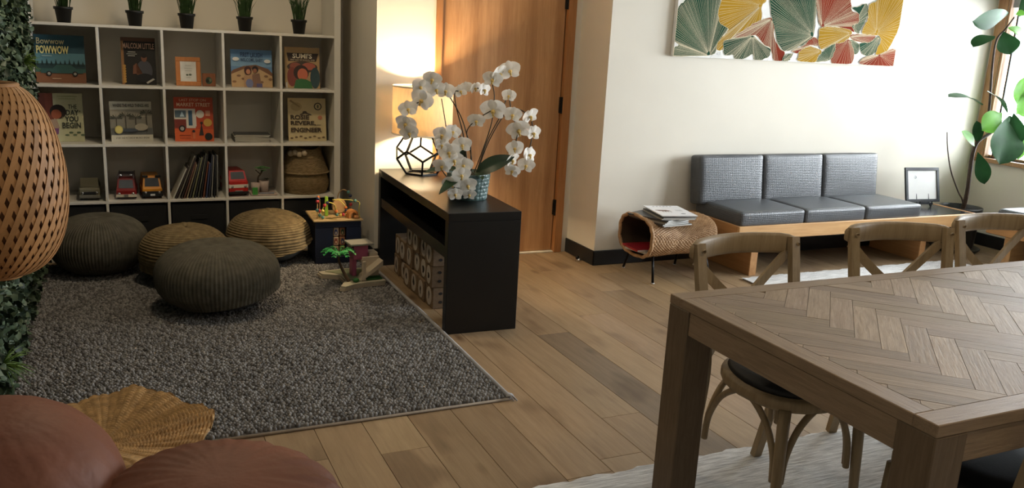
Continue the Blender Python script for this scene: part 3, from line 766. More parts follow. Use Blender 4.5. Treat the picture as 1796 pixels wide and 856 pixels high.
# ---- round wicker stool in the foreground
wick = mat('honey_wicker', (.46, .275, .11), .55, scale=50, var=.3, spec=.4)
ws = thing('wicker_stool', 'round honey coloured wicker stool with a scalloped top', 'stool', (-.084, 2.455, 0))
def topf(u, v):
    th = 2*PI*u; r = .004+.285*v*(1+.045*math.cos(3*th-.6)*v)
    zz = .325+.055*(v**2)-.02*v**8+.018*math.cos(5*th+.3)*v**2
    sp_ = int(u*240) % 8 < 4; ring = int(v*56)
    d = .0050*math.cos(30*th+PI*(ring % 2))*min(1, v*2)+.0026*math.cos(2*PI*56*v)+.006*math.cos(15*th)*v
    return (r*math.cos(th), r*math.sin(th), zz+d)
obj('woven_top', gridmesh(240, 169, topf, True), wick, ws, True)
def sidef(u, v):
    th = 2*PI*u; r = .285*(1+.045*math.cos(3*th-.6))*(1-.22*math.sin(PI*min(1, v*1.0)))-.0*v
    zt = .36+.018*math.cos(5*th+.3)
    d = .0035*math.cos(30*th+PI*(int(v*50) % 2))
    return ((r+d)*math.cos(th), (r+d)*math.sin(th), zt*(1-v)+.0)
obj('woven_body', gridmesh(240, 101, sidef, True), wick, ws, True)
# ---- painting
pnt = thing('leaf_painting', 'wide canvas painting of green, gold and rust fan leaves', 'painting', (4.44, 4.897, 1.435))
CWd = 2.045
canv = MB().box(-CWd/2, CWd/2, -.035, 0, 0, .585, .002).build('canvas', mat('white_canvas', (.78, .77, .74), .7, bump=.1, bscale=600), pnt)
GR, GO, RU, G2 = lin((26, 54, 42)), lin((158, 122, 38)), lin((122, 48, 32)), lin((44, 80, 62))
gm = mat('painted_green', GR, .9, scale=3, col2=G2, spec=.05); om = mat('painted_gold', GO, .9, var=.12, scale=3, spec=.05); rm = mat('painted_rust', RU, .9, var=.15, scale=3, spec=.05)
vm = mat('painted_vein_cream', lin((214, 202, 172)), .9, var=.05, spec=.05)
def cp(c):
    x, y = c; u = (x-(85+(405-y)*.098))/(1565+(405-y)*.06)
    yb = 405+(x-85)*.0447; return ((u-.5)*CWd, (yb-y)/4.082*(.0037+.0006*u))
leaves = [
 (gm, (312, 397), [(86,404),(82,352),(120,322),(92,285),(105,160),(125,50),(160,12),(200,-60),(300,-120),(370,-60),(392,20),(380,120),(437,200),(400,260),(365,330),(330,392)]),
 (om, (660, 42), [(400,-10),(420,-60),(560,-100),(700,-20),(664,50),(660,140),(560,200),(440,290),(400,355),(362,355),(370,300),(420,240),(440,205),(385,165),(375,90)]),
 (rm, (733, 135), [(440,285),(560,200),(640,150),(738,130),(750,270),(790,350),(820,370),(800,432),(745,430),(720,340),(680,320),(620,250),(540,265)]),
 (gm, (600, 256), [(412,290),(540,262),(600,252),(640,290),(680,325),(722,350),(710,400),(650,430),(610,426),(600,385),(540,418),(480,421),(470,390),(412,392)]),
 (gm, (1022, 252), [(720,-60),(760,-140),(900,-160),(1040,-80),(1045,100),(1025,255),(960,310),(880,350),(815,362),(770,300),(750,200),(725,100)]),
 (gm, (1320, 185), [(1310,60),(1360,50),(1420,30),(1437,80),(1420,140),(1385,200),(1360,240),(1318,210),(1315,175),(1362,150),(1355,95)]),
 (rm, (1088, 187), [(1045,-20),(1080,-100),(1280,-120),(1300,0),(1310,80),(1360,100),(1360,160),(1310,185),(1330,230),(1200,190),(1084,192),(1055,110)]),
 (om, (1500, 232), [(1440,40),(1500,10),(1520,-80),(1640,-140),(1740,-60),(1735,40),(1700,160),(1650,260),(1590,360),(1530,390),(1495,380),(1535,290),(1520,255),(1470,250),(1390,240),(1400,190),(1430,140)]),
 (om, (1303, 238), [(1075,200),(1180,192),(1290,210),(1310,240),(1250,300),(1180,310),(1110,340),(1080,350),(1060,300)]),
 (rm, (1300, 262), [(1296,258),(1320,243),(1400,245),(1500,255),(1450,305),(1330,290)]),
 (gm, (1300, 288), [(1298,284),(1365,310),(1365,370),(1330,385)]),
 (rm, (1286, 284), [(1190,310),(1290,280),(1330,370),(1310,452),(1160,450)]),
 (gm, (1140, 426), [(1040,440),(1065,400),(1110,350),(1190,310),(1170,400),(1130,432)]),
 (gm, (1526, 262), [(1370,310),(1450,300),(1520,255),(1535,290),(1500,370),(1440,398),(1390,380)]),
 (om, (1078, 366), [(915,400),(930,350),(990,325),(1085,360),(1060,400),(1035,442),(915,433)]),
 (rm, (1030, 320), [(870,360),(950,325),(1025,262),(1075,300),(1075,330),(1000,320),(940,350),(905,380)]),
 (gm, (808, 430), [(803,433),(815,395),(875,378),(865,410),(840,435)]),
 (rm, (1525, 392), [(1382,425),(1430,400),(1520,388),(1620,350),(1670,362),(1650,470),(1385,458)])]
def stripq(b, p, q, w, y, m):
    d = Vector((q[0]-p[0], 0, q[1]-p[1])); 
    if d.length < 1e-5: return
    s = Vector((d.z, 0, -d.x)).normalized()*w
    P, Q = Vector((p[0], y, p[1])), Vector((q[0], y, q[1]))
    b.add(([tuple(P-s*.3), tuple(Q-s), tuple(Q+s), tuple(P+s*.3)], [[0, 3, 2, 1]]), None, m)
def inpoly(p, poly):
    c = False
    for i in range(len(poly)):
        a, b = poly[i-1], poly[i]
        if (a[1] > p[1]) != (b[1] > p[1]) and p[0] < (b[0]-a[0])*(p[1]-a[1])/(b[1]-a[1])+a[0]: c = not c
    return c
for k, (m, hub, ol) in enumerate(leaves):
    y = -.0356-.0007*(k % 9)-.0002*(k//9); b = MB(); n = len(ol)
    pts = []
    for i in range(n):
        p0, p1, p2, p3 = ol[i-1], ol[i], ol[(i+1) % n], ol[(i+2) % n]
        for j in range(4):
            t = j/4; wv = 3*math.sin(9.1*(i*4+j))
            x = .5*(2*p1[0]+(p2[0]-p0[0])*t*.7+(-(p2[0]-p0[0])*.7*2-(p3[0]-p1[0])*.7+6*(p2[0]-p1[0]))*t*t+((p2[0]-p0[0])*.7+(p3[0]-p1[0])*.7-4*(p2[0]-p1[0]))*t**3)
            z = .5*(2*p1[1]+(p2[1]-p0[1])*t*.7+(-(p2[1]-p0[1])*.7*2-(p3[1]-p1[1])*.7+6*(p2[1]-p1[1]))*t*t+((p2[1]-p0[1])*.7+(p3[1]-p1[1])*.7-4*(p2[1]-p1[1]))*t**3)
            pts.append((x+(wv if j else 0), z+(wv*.6 if j else 0)))
    W = [cp(p) for p in pts]; W = [(max(-CWd/2+.002, min(CWd/2-.002, a)), max(.002, c)) for a, c in W]
    ar = sum(W[i-1][0]*W[i][1]-W[i][0]*W[i-1][1] for i in range(len(W)))
    idx = list(range(len(W))); b.add(([(a, y, c) for a, c in W], [idx if ar > 0 else idx[::-1]]), None, m)
    hb = cp(hub)
    for i in range(0, len(pts)):
        for hf in ((0, .5) if m is not om else (0,)):
            q0, q1 = pts[i], pts[(i+1) % len(pts)]; q = (q0[0]+(q1[0]-q0[0])*hf, q0[1]+(q1[1]-q0[1])*hf)
            L = math.hypot(q[0]-hub[0], q[1]-hub[1])
            if L < 30: continue
            if not all(inpoly((hub[0]+(q[0]-hub[0])*f, hub[1]+(q[1]-hub[1])*f), pts) for f in (.5, .9)): continue
            e = cp((hub[0]+(q[0]-hub[0])*.98, hub[1]+(q[1]-hub[1])*.98))
            s0 = cp((hub[0]+(q[0]-hub[0])*.06, hub[1]+(q[1]-hub[1])*.06)); stripq(b, s0, e, .0007 if L > 120 else .0005, y-.0003, vm)
    for i in range(len(W)): stripq(b, W[i-1], W[i], .0014, y-.0004, vm)
    b.build('painted_leaf', None, pnt)
b = MB()
for pq in (((352, 370), (318, 412)), ((665, 60), (675, 150)), ((720, 380), (700, 430)), ((1345, 390), (1340, 455)), ((1085, 195), (1075, 215)), ((1680, 240), (1690, 290))):
    stripq(b, cp(pq[0]), cp(pq[1]), .0012, -.0354, mat('painted_stem_grey', lin((170, 170, 168)), .6))
V, F = textmesh('cl', .03, .022, 0, 0); o_ = cp((360, 392)); b.add(([(v[0]+o_[0], -.0354, v[2]+max(.004, o_[1])) for v in V], F), None, MC['painted_stem_grey'])
b.build('painted_stems', None, pnt)
# ================================================================== on the console: lamp and orchid
lamp = thing('table_lamp', 'table lamp with beige drum shade and black wire geometric base', 'lamp', (1.725, 5.055, .6375))
ph = (1+5**.5)/2
dv = [Vector((i, j, k)) for i in (-1, 1) for j in (-1, 1) for k in (-1, 1)]
for a in (-1, 1):
    for b in (-1, 1): dv += [Vector((0, a/ph, b*ph)), Vector((a/ph, b*ph, 0)), Vector((a*ph, 0, b/ph))]
fn = Vector((0, ph, 1)).normalized() if True else None
# face normals of a dodecahedron are (0,1,ph)-type; pick one and turn it down
best = min(([0, s1, s2*ph] for s1 in (-1, 1) for s2 in (-1, 1)), key=lambda n: n[2])
q = Vector((0, 1, ph)).normalized().rotation_difference(Vector((0, 0, -1)))
cand = Vector((0, 1, ph)).normalized(); mx_ = max(v.dot(cand) for v in dv)
if sum(1 for v in dv if abs(v.dot(cand)-mx_) < 1e-4) != 5:
    q = Vector((0, ph, 1)).normalized().rotation_difference(Vector((0, 0, -1)))
dv = [q @ v for v in dv]; zmin = min(v.z for v in dv); ek = 2/ph; fs = .118/ek
dv = [Vector((v.x*fs, v.y*fs, (v.z-zmin)*fs*.92+.006)) for v in dv]
Rz = Matrix.Rotation(.35, 3, 'Z'); dv = [Rz @ v for v in dv]
b = MB(); brass = mat('black_wire', (.010, .010, .009), .4, metal=.5)
for i in range(20):
    for j in range(i):
        d = (dv[i]-dv[j]); 
        if Vector((d.x, d.y, d.z/.92)).length < .118*1.08: b.add(tube([dv[i], dv[j]], 1, section=rect(.011, .011)))
b.build('wire_base', brass, lamp)
hT = max(v.z for v in dv)
obj('stem', tube([(0, 0, hT-.005), (0, 0, .33)], .007, 8), brass, lamp, True)
obj('top_plate', lathe([(.001, 0), (.075, 0), (.075, .005), (.001, .005)], 20), brass, lamp, True, loc=(0, 0, hT-.004))
SHR, SZ0, SZ1 = .187, .250, .548
shadem2 = mat('linen_lamp_shade', (.74, .62, .45), .8, var=.06, scale=90, stretch=(1, 1, .2), bump=.2, bscale=300, translucent=.34)
obj('shade', lathe([(SHR, SZ0), (SHR, SZ1), (SHR-.002, SZ1), (SHR-.002, SZ0)], 48, close=True), shadem2, lamp, True)
trim = mat('shade_trim_white', (.80, .74, .62), .7)
for z in (SZ0+.004, SZ1-.004): obj('shade_trim', tube([(SHR*math.cos(2*PI*k/48), SHR*math.sin(2*PI*k/48), z) for k in range(48)], .004, 6, closed=True), trim, lamp, True)
sp_ = MB()
for k in range(3):
    a = 2*PI*k/3+.4; sp_.add(tube([(0, 0, .33), (SHR*math.cos(a), SHR*math.sin(a), SZ1-.02)], .0025, 6))
sp_.build('shade_spider', brass, lamp)
obj('bulb', sphere(.030, 14, 10), emit('lamp_bulb_glow', (1, .76, .46), 30), lamp, True, loc=(0, 0, .395))
pl = bpy.data.lights.new('lamp_bulb_light', 'POINT'); pl.energy = 75; pl.color = (1, .76, .46); pl.shadow_soft_size = .034
po = bpy.data.objects.new('lamp_bulb_light', pl); COL.objects.link(po); po.parent = lamp; po.location = (0, 0, .395)
# ---- orchid
orch = thing('potted_orchid', 'white moth orchid in a teal woven pot on the black console', 'potted plant', (1.722, 4.25, .6375))
O0 = Vector((1.722, 4.25, .6375))
teal = mat('teal_glazed_weave', (.035, .075, .072), .38, scale=18, col2=(.12, .19, .185), spec=.55)
def potf(u, v):
    th = 2*PI*u; r = .102+.016*v; row = int(v*6.999); colp = int(u*28)
    fu = (u*28) % 1; fv = (v*7) % 1
    d = .004*math.sin(PI*fu)**.5*math.sin(PI*fv)**.5*(1 if (row+colp) % 2 else .45)
    return ((r+d)*math.cos(th), (r+d)*math.sin(th), .002+.140*v)
pv_ = MB().add(gridmesh(280, 57, potf, True)).add(lathe([(.001, .0), (.102, .0), (.102, .004)], 40)).add(lathe([(.118, .142), (.106, .142), (.098, .02)], 40))
pv_.build('pot', teal, orch, True)
obj('soil', lathe([(.106, .118), (.06, .130), (.001, .134)], 24), mat('moss_soil', (.10, .09, .06), .9, bump=1, bscale=90), orch, True)
oleaf = mat('orchid_leaf', (.016, .040, .014), .35, var=.3, scale=6, spec=.5)
def frame_leaf(base, tip, width, nrm, m, parent, origin, name='leaf', curl=.12, fold=.15, n=10, shape=1.0, wavy=0, name2=None):
    B = Vector(base); d = Vector(tip)-B; L = d.length; x = d.normalized(); z = Vector(nrm); z = (z-x*z.dot(x)).normalized(); y = z.cross(x)
    V = []; F = []; nc = 8
    for i in range(n+1):
        t = i/n; w = width/2*(math.sin(PI*t**shape)**.7 if 0 < t < 1 else .02)
        for j in range(nc+1):
            s = j/nc*2-1; zz = curl*L*math.sin(PI*t)-0+fold*abs(s)*w+wavy*width*math.sin(9*t+2*s)*s*s
            p = B+x*(L*t)+y*(w*s)+z*zz-Vector(origin); V.append(tuple(p))
    for i in range(n):
        for j in range(nc): F.append([i*(nc+1)+j, (i+1)*(nc+1)+j, (i+1)*(nc+1)+j+1, i*(nc+1)+j+1])
    return obj(name, (V, F), m, parent, True)
for bs, tp, w, nr in (((1.70, 4.24, .775), (1.43, 4.14, .800), .062, (-.3, -.5, .8)), ((1.71, 4.22, .770), (1.47, 4.02, .705), .066, (-.2, -.5, .8)),
                      ((1.76, 4.24, .775), (1.955, 4.17, .872), .088, (-.4, -.8, .5)), ((1.76, 4.26, .77), (1.90, 4.38, .72), .07, (0, -.2, 1)), ((1.73, 4.22, .78), (1.745, 4.10, .76), .06, (.2, -.7, .8)),
                      ((1.70, 4.27, .775), (1.66, 4.30, .96), .06, (-.2, -1, .1))):
    frame_leaf(bs, tp, w, nr, oleaf, orch, O0, curl=.10, fold=.18, shape=.85)
FL = [(1.515,4.300,1.268),(1.453,4.300,1.228),(1.455,4.280,1.160),(1.542,4.310,1.215),(1.600,4.320,1.207),(1.384,4.290,1.111),(1.370,4.280,1.037),(1.387,4.270,0.989),(1.701,4.360,1.205),(1.734,4.365,1.224),(1.784,4.360,1.225),(1.835,4.350,1.217),(1.861,4.300,1.277),(1.900,4.300,1.309),(1.960,4.300,1.326),(1.931,4.230,1.196),(1.834,4.210,1.119),(1.734,4.200,1.063),(1.945,4.200,1.097),(1.976,4.180,1.017),(2.055,4.210,1.089),(2.085,4.220,0.996),(1.965,4.190,0.915),(2.068,4.220,0.876),(1.951,4.190,0.852),(2.051,4.220,0.816),(1.955,4.190,0.792),(1.581,4.140,1.011),(1.516,4.120,0.996),(1.511,4.110,0.946),(1.631,4.130,0.943),(1.553,4.110,0.907),(1.577,4.100,0.868),(1.512,4.100,0.839),(1.639,4.120,0.838),(1.621,4.100,0.789),(1.565,4.090,0.751),(1.659,4.100,0.734),(1.668,4.095,0.685),(1.584,4.085,0.690)]
FS = {2:1.25,16:1.4,19:1.3,14:1.2,13:1.15,12:1.1,31:1.15,6:1.1,17:.95,8:.8,9:.75,10:.8,11:.9,15:.8,20:1.05,24:.95,26:.9,38:.75,39:.8,29:.8,27:.85}
petal = mat('orchid_petal', (.90, .88, .83), .55, var=.05, scale=20, translucent=.25, spec=.3); lip = mat('orchid_lip', (.62, .42, .12), .5, var=.4, scale=200)
def flower_mesh(bud=1.0):
    b = MB()
    def pet(L, w, ang, tilt, sh):
        V = []; F = []; n = 8; nc = 6
        for i in range(n+1):
            t = i/n; ww = w/2*(math.sin(PI*(t*.96+.02)**sh))**.6
            for j in range(nc+1):
                s = j/nc*2-1; V.append((ww*s, -.10*L*t*t*bud+.25*ww*s*s*.6, L*t))
        for i in range(n):
            for j in range(nc): F.append([i*(nc+1)+j, i*(nc+1)+j+1, (i+1)*(nc+1)+j+1, (i+1)*(nc+1)+j])
        T = Matrix.Rotation(ang, 4, 'Y') @ Matrix.Rotation(tilt, 4, 'X'); b.add((V, F), T)
    for a in (0, math.radians(128), math.radians(-128)): pet(.040, .032, a, .12, .9)
    for a in (math.radians(72), math.radians(-72)): pet(.046, .056, a, -.05, .75)
    return b
me_f = flower_mesh().build('flower', petal, None, True); FM = me_f.data; bpy.data.objects.remove(me_f)
lb = MB().add(sphere(.008, 8, 6, (1, 1.2, .9)), Matrix.Translation((0, -.006, -.003))); lb.add(sphere(.006, 8, 6, (.7, .8, 1.6)), Matrix.Translation((0, -.010, -.012)))
me_l = lb.build('lip', lip, None, True); LM = me_l.data; bpy.data.objects.remove(me_l)
rf = random.Random(5)
for i, p in enumerate(FL):
    o = obj('flower', FM, None, orch); o.location = Vector(p)-O0
    face = (-.35+.35*rf.uniform(-1, 1)) if p[0] < 1.75 else (-.1+.6*rf.uniform(-1, 1))
    o.rotation_euler = (rf.uniform(-.15, .5), rf.uniform(-.35, .35), face+.0); s = FS.get(i, 1.0)*1.17; o.scale = (s, s, s)
    obj('lip', LM, None, o)
stemm = mat('orchid_stem', (.035, .028, .012), .5, var=.3)
def fo(i, dy=.012, dz=-.0): return (FL[i][0], FL[i][1]+dy, FL[i][2]+dz)
stems = [[(1.73, 4.25, .765), (1.736, 4.245, .84), (1.697, 4.25, 1.0), (1.66, 4.27, 1.10), fo(4), fo(3), fo(0), fo(1), fo(2), fo(5), fo(6), fo(7)],
         [(1.70, 4.24, .765), (1.69, 4.25, .95), (1.65, 4.28, 1.12), (1.66, 4.34, 1.20), fo(8), fo(9), fo(10), fo(11)],
         [(1.75, 4.25, .765), (1.80, 4.25, .90), (1.85, 4.26, 1.05), (1.867, 4.28, 1.19), fo(12), fo(13), fo(14)],
         [(1.76, 4.24, .765), (1.82, 4.24, .95), (1.89, 4.235, 1.09), fo(15), fo(18), fo(19), fo(22), fo(24), fo(26)],
         [(1.77, 4.25, .77), (1.84, 4.25, .96), (1.95, 4.25, 1.12), fo(20), fo(21), fo(23), fo(25)],
         [(1.70, 4.22, .765), (1.67, 4.17, .90), (1.62, 4.16, 1.0), fo(27), fo(28), fo(29), fo(31), fo(33)],
         [(1.69, 4.22, .765), (1.66, 4.15, .92), fo(30), fo(32), fo(34), fo(35), fo(37), fo(38)],
         [(1.69, 4.21, .765), (1.62, 4.13, .90), fo(33), fo(36), fo(39)],
         [(1.73, 4.24, .765), (1.72, 4.23, .92), (1.69, 4.22, 1.0), fo(17), fo(16)]]
for s in stems: obj('flower_stem', tube([p-O0 for p in spline(s, 5)], .0032, 6), stemm, orch, True)
obj('support_stake', tube([Vector((1.60, 4.26, .765))-O0+Vector((.04, 0, 0)), Vector((1.56, 4.27, 1.17))-O0], .0025, 6), stemm, orch, True)
# ================================================================== wicker magazine bench beside the sofa
wick2 = mat('brown_wicker', (.30, .165, .075), .55, scale=30, col2=(.52, .33, .18), spec=.4)
wb_ = thing('wicker_magazine_bench', 'brown wicker tube bench on thin black legs holding magazines', 'bench', (3.33, 4.58, 0))
def wbf(u, v, ins=0.0):
    th = 2*PI*u; x = -.275+.55*v
    hy = .185+.014*math.cos(PI*2*v)+.0*v; hz_ = .118+.016*math.cos(2*PI*v)
    e = 2/2.7; c, s = math.cos(th), math.sin(th)
    w = .0035*math.cos(2*PI*(u*150))*0+.0032*(1 if int(v*44) % 2 else -1)*math.cos(2*PI*u*46)+.0022*math.cos(2*PI*44*v)
    cz = .272+.012*math.cos(2*PI*v)
    k = 1-ins
    if v > .9: k *= math.sqrt(max(.0, 1-((v-.9)/.1)**2*.75))
    return (x, (hy*k+w)*math.copysign(abs(c)**e, c), cz+(hz_*k+w)*math.copysign(abs(s)**e, s)-(.022*math.sin(PI*v) if s > 0 else 0)*s)
obj('woven_body', gridmesh(184, 133, wbf, True), wick2, wb_, True)
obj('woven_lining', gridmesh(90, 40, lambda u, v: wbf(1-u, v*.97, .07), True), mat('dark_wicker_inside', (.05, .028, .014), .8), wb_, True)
obj('rolled_rim', tube([Vector(wbf(k/60, 0, .035)) for k in range(60)], .012, 8, closed=True), wick2, wb_, True)
endc = [wbf(k/60, 1.0) for k in range(60)]
obj('end_cap', (endc+[(.278, 0, .275)], [[i, (i+1) % 60, 60] for i in range(60)]), wick2, wb_, True)
for (x, y) in ((-.235, -.185), (-.21, .215), (.21, -.195), (.20, .19)):
    o = obj('leg', tube([(x*.92, y*.7, .185), (x, y, .004)], .0085, 8), blackmetal, wb_, True)
    obj('foot_cap', lathe([(.001, 0), (.012, 0), (.012, .006), (.001, .006)], 12), mat('chrome_foot', (.6, .6, .6), .3, metal=1), o, True, loc=(x, y, 0))
def magazine(label, loc, w, d, th, rz, cover, tilt=(0, 0), art=None, group='magazines stacked on the wicker bench'):
    t = thing('magazine', label, 'magazine', loc, group=group, rot=(tilt[0], tilt[1], rz))
    MB().box(-w/2+.001, w/2-.001, -d/2+.001, d/2-.001, .0007, th-.0007).build('pages', mat('magazine_pages', (.62, .62, .60), .7, scale=3, stretch=(.2, .2, 900), var=.25), t)
    MB().box(-w/2, w/2, -d/2, d/2, th-.0007, th, 0).box(-w/2, w/2, -d/2, d/2, 0, .0007).box(-w/2-.0005, -w/2+.0008, -d/2, d/2, 0, th).build('cover', flat(cover, .3), t)
    if art: art(t, w, d, th)
    return t
def coverart(t, w, d, th):
    b = MB()
    for k in range(6): b.box(-w*.28+k*.024, -w*.28+k*.024+.014, d*.40, d*.43, th, th+.0003, 0, flat((96, 96, 100)))
    b.add(prism([(.05+.018*math.cos(2*PI*i/16), -.10+.009*math.sin(2*PI*i/16)) for i in range(16)], th, th+.0004), None, flat((50, 56, 66)))
    pts = [(-.052+.045*math.cos(2*PI*i/20)*(1+.25*math.sin(5*i)), .0+.022*math.sin(2*PI*i/20)*(1+.3*math.cos(7*i))) for i in range(20)]
    b.add(prism(pts, th, th+.0003), None, flat((104, 72, 58)))
    for k in range(4): b.box(-.065+k*.018, -.061+k*.018, -.05, -.02, th, th+.0004, 0, flat((104, 72, 58)))
    for k in range(4): b.box(.04, .085, .02-.012*k, .023-.012*k, th, th+.0003, 0, flat((150, 150, 150)))
    b.build('cover_print', None, t)
cols = [(120, 118, 112), (66, 62, 58), (150, 146, 138), (90, 84, 74), (58, 60, 66), (168, 162, 150), (80, 76, 72), (184, 184, 182)]
zz = .378
for k in range(8):
    th = random.uniform(.007, .0095)
    if k < 5: x, y, rz = 3.22-.008*k+random.uniform(-.01, .01), 4.54+.004*k, .10+.08*k
    else: x, y, rz = 3.27+random.uniform(-.006, .006), 4.53, -.18+random.uniform(-.05, .05)
    lab = ['lowest magazine in the fanned pile on the wicker bench', 'second magazine from the bottom of the wicker bench pile', 'third magazine from the bottom of the wicker bench pile', 'fourth magazine from the bottom of the wicker bench pile', 'dark magazine at the middle of the wicker bench pile', 'magazine third from the top of the wicker bench pile', 'magazine second from the top of the wicker bench pile', 'x'][k]
    if k < 7: magazine(lab, (x, y, zz), .235, .31, th, rz+PI/2*0, cols[k])
    zz += th+.0005
magazine('white magazine with brown horse-like picture topping the wicker bench pile', (3.27, 4.525, zz), .245, .325, .006, -.20, (232, 232, 234), art=coverart)
for k, (c, lab) in enumerate((((190, 186, 176), 'pale magazine tucked at the bottom inside the wicker bench'), ((150, 38, 48), 'red magazine tucked inside the wicker bench opening'))):
    magazine(lab, (3.16-.02*k, 4.56, .185+.014*k), .26, .20, .012, .25-.3*k, c, group='magazines inside the wicker bench')
# ================================================================== fiddle leaf fig
potm = mat('black_plant_pot', (.016, .016, .017), .4)
fig = thing('fiddle_leaf_fig', 'tall fiddle leaf fig in a black pot by the window', 'potted plant', (6.17, 4.60, 0)); f0 = Vector((6.17, 4.60, 0))
obj('pot', lathe([(.001, .03), (.13, .03), (.135, .05), (.150, .33), (.160, .335), (.160, .362), (.148, .362), (.140, .31)], 40), potm, fig, True)
obj('saucer', lathe([(.001, .0), (.165, .0), (.19, .03), (.183, .034), (.16, .012), (.001, .010)], 40), potm, fig, True)
obj('soil', lathe([(.141, .31), (.001, .325)], 30), mat('dark_soil', (.03, .022, .015), .95, bump=1, bscale=80), fig, True)
bark = mat('fig_bark', (.055, .036, .024), .8, bump=.8, bscale=70, scale=20, var=.3)
def stem(pts, r): obj('stem', tube([p-f0 for p in spline(pts, 6)], [r*(1-.5*i/(6*(len(pts)-1))) for i in range(6*(len(pts)-1)+1)], 8), bark, fig, True)
stem([(6.10, 4.54, .32), (6.075, 4.5, .486), (6.066, 4.5, .852), (6.192, 4.48, .968), (6.40, 4.46, 1.10)], .019)
stem([(6.20, 4.5, .975), (6.16, 4.5, 1.12), (6.137, 4.5, 1.267), (6.099, 4.5, 1.503), (6.097, 4.5, 1.673), (6.164, 4.49, 1.760), (6.223, 4.48, 1.847)], .011)
stem([(6.07, 4.51, .40), (6.024, 4.5, .452), (5.965, 4.5, .512), (5.847, 4.5, .672), (5.768, 4.5, .841), (5.729, 4.5, .972)], .007)
fleaf = mat('fig_leaf', (.016, .060, .018), .5, var=.3, scale=5, spec=.12, translucent=.10, offset=True)
fl_ = [
 ((6.107, 4.45, 1.874), (5.696, 4.42, 1.79), 0.16, (-0.1, -0.9, -0.4), 0),
 ((6.003, 4.45, 1.699), (5.717, 4.4, 1.609), 0.13, (-0.3, -0.25, 0.9), 0),
 ((6.089, 4.45, 1.732), (6.109, 4.38, 1.568), 0.172, (-0.5, -0.7, 0.5), 0),
 ((6.145, 4.46, 1.768), (6.383, 4.45, 1.666), 0.15, (0.1, -0.8, 0.6), 1),
 ((6.201, 4.46, 1.867), (6.316, 4.43, 1.861), 0.11, (0, -0.5, 0.8), 1),
 ((6.022, 4.46, 1.186), (5.612, 4.45, 1.244), 0.15, (0, -0.22, 1), 0),
 ((6.253, 4.46, 1.128), (6.032, 4.44, 0.997), 0.175, (-0.2, -0.9, 0.4), 1),
 ((6.319, 4.46, 1.129), (6.016, 4.44, 1.291), 0.13, (-0.4, -0.25, 0.8), 0),
 ((6.295, 4.42, 1.111), (6.148, 4.33, 0.747), 0.3, (-0.25, -1, 0.15), 0),
 ((6.306, 4.4, 1.134), (6.326, 4.33, 0.887), 0.13, (-0.7, -0.6, 0.3), 0),
 ((6.38, 4.44, 1.194), (6.358, 4.4, 1.407), 0.17, (-0.3, -1, 0.1), 1),
 ((6.097, 4.5, 0.883), (5.997, 4.47, 1.063), 0.085, (-0.6, -0.8, 0.1), 0),
 ((6.056, 4.49, 0.862), (5.825, 4.45, 0.987), 0.075, (-0.2, -0.9, 0.3), 1),
 ((6.1, 4.49, 0.818), (6.151, 4.42, 0.575), 0.12, (-0.6, -0.7, 0.4), 0),
 ((6.453, 4.46, 0.984), (6.467, 4.4, 0.767), 0.15, (-0.3, -1, 0.1), 1),
 ((6.443, 4.48, 1.117), (6.779, 4.62, 1.24), 0.16, (-0.2, -0.8, 0.5), 1),
 ((6.29, 4.5, 1.854), (6.541, 4.62, 1.998), 0.13, (-0.2, -0.8, 0.3), 0)]
fl_ += [((6.40, 4.42, 1.30), (6.44, 4.38, 1.10), .17, (-.4, -1, .1), 1), ((6.30, 4.44, 1.80), (6.42, 4.40, 1.62), .16, (-.3, -1, .2), 0), ((6.44, 4.44, 1.02), (6.52, 4.36, .84), .16, (-.3, -1, .1), 1)]
backlitm = mat('fig_leaf_backlit', (.085, .23, .03), .45, var=.25, scale=5, spec=.25, translucent=.45, offset=True)  # brighter leaf copy, window backlight put into its colour
for bs, tp, w, nr, backlit in fl_: frame_leaf(bs, tp, w, nr, backlitm if backlit else fleaf, fig, f0, curl=.06, fold=.12, n=12, shape=1.35, wavy=.03)
# ---- framed notice on an easel
pf = thing('framed_notice', 'small black framed white notice on an easel on the sofa side top', 'picture frame', (5.79, 4.66, .3625), math.radians(-6))
bf = mat('black_picture_frame', (.014, .016, .022), .4)
T = Matrix.Translation((0, 0, .035)) @ Matrix.Rotation(math.radians(-14), 4, 'X')
fw_, fh_ = .335, .275; b = MB()
for (x0, x1, z0, z1) in ((-fw_/2, fw_/2, 0, .024), (-fw_/2, fw_/2, fh_-.024, fh_), (-fw_/2, -fw_/2+.024, .024, fh_-.024), (fw_/2-.024, fw_/2, .024, fh_-.024)):
    m_ = MB().box(x0, x1, -.008, .010, z0, z1, .002); b.add((m_.V, m_.F), T)
b.build('frame', bf, pf)
m_ = MB().box(-fw_/2+.02, fw_/2-.02, -.001, .004, .02, fh_-.02); MB().add((m_.V, m_.F), T).build('paper', mat('white_paper', (.82, .82, .80), .6, var=.02), pf)
pr = Print(fw_, fh_, -.0012); pr.ell(.30, .72, .035, .04, (120, 130, 132)); pr.ell(.29, .725, .022, .028, (226, 228, 228)); o = pr.build(pf, 'printed_mark'); o.matrix_basis = T
b = MB()
for x in (-.06, .06): b.add(tube([(x, -.03, .0), (x, .0, .035), (x, .05, .20)], .005, 6)); b.add(tube([(x, -.03, .004), (x, -.035, .05)], .005, 6))
b.add(tube([(0, .10, 0), (0, .05, .20)], .005, 6)); b.box(-.075, .075, -.034, .012, .024, .032)
b.build('easel', bf, pf)
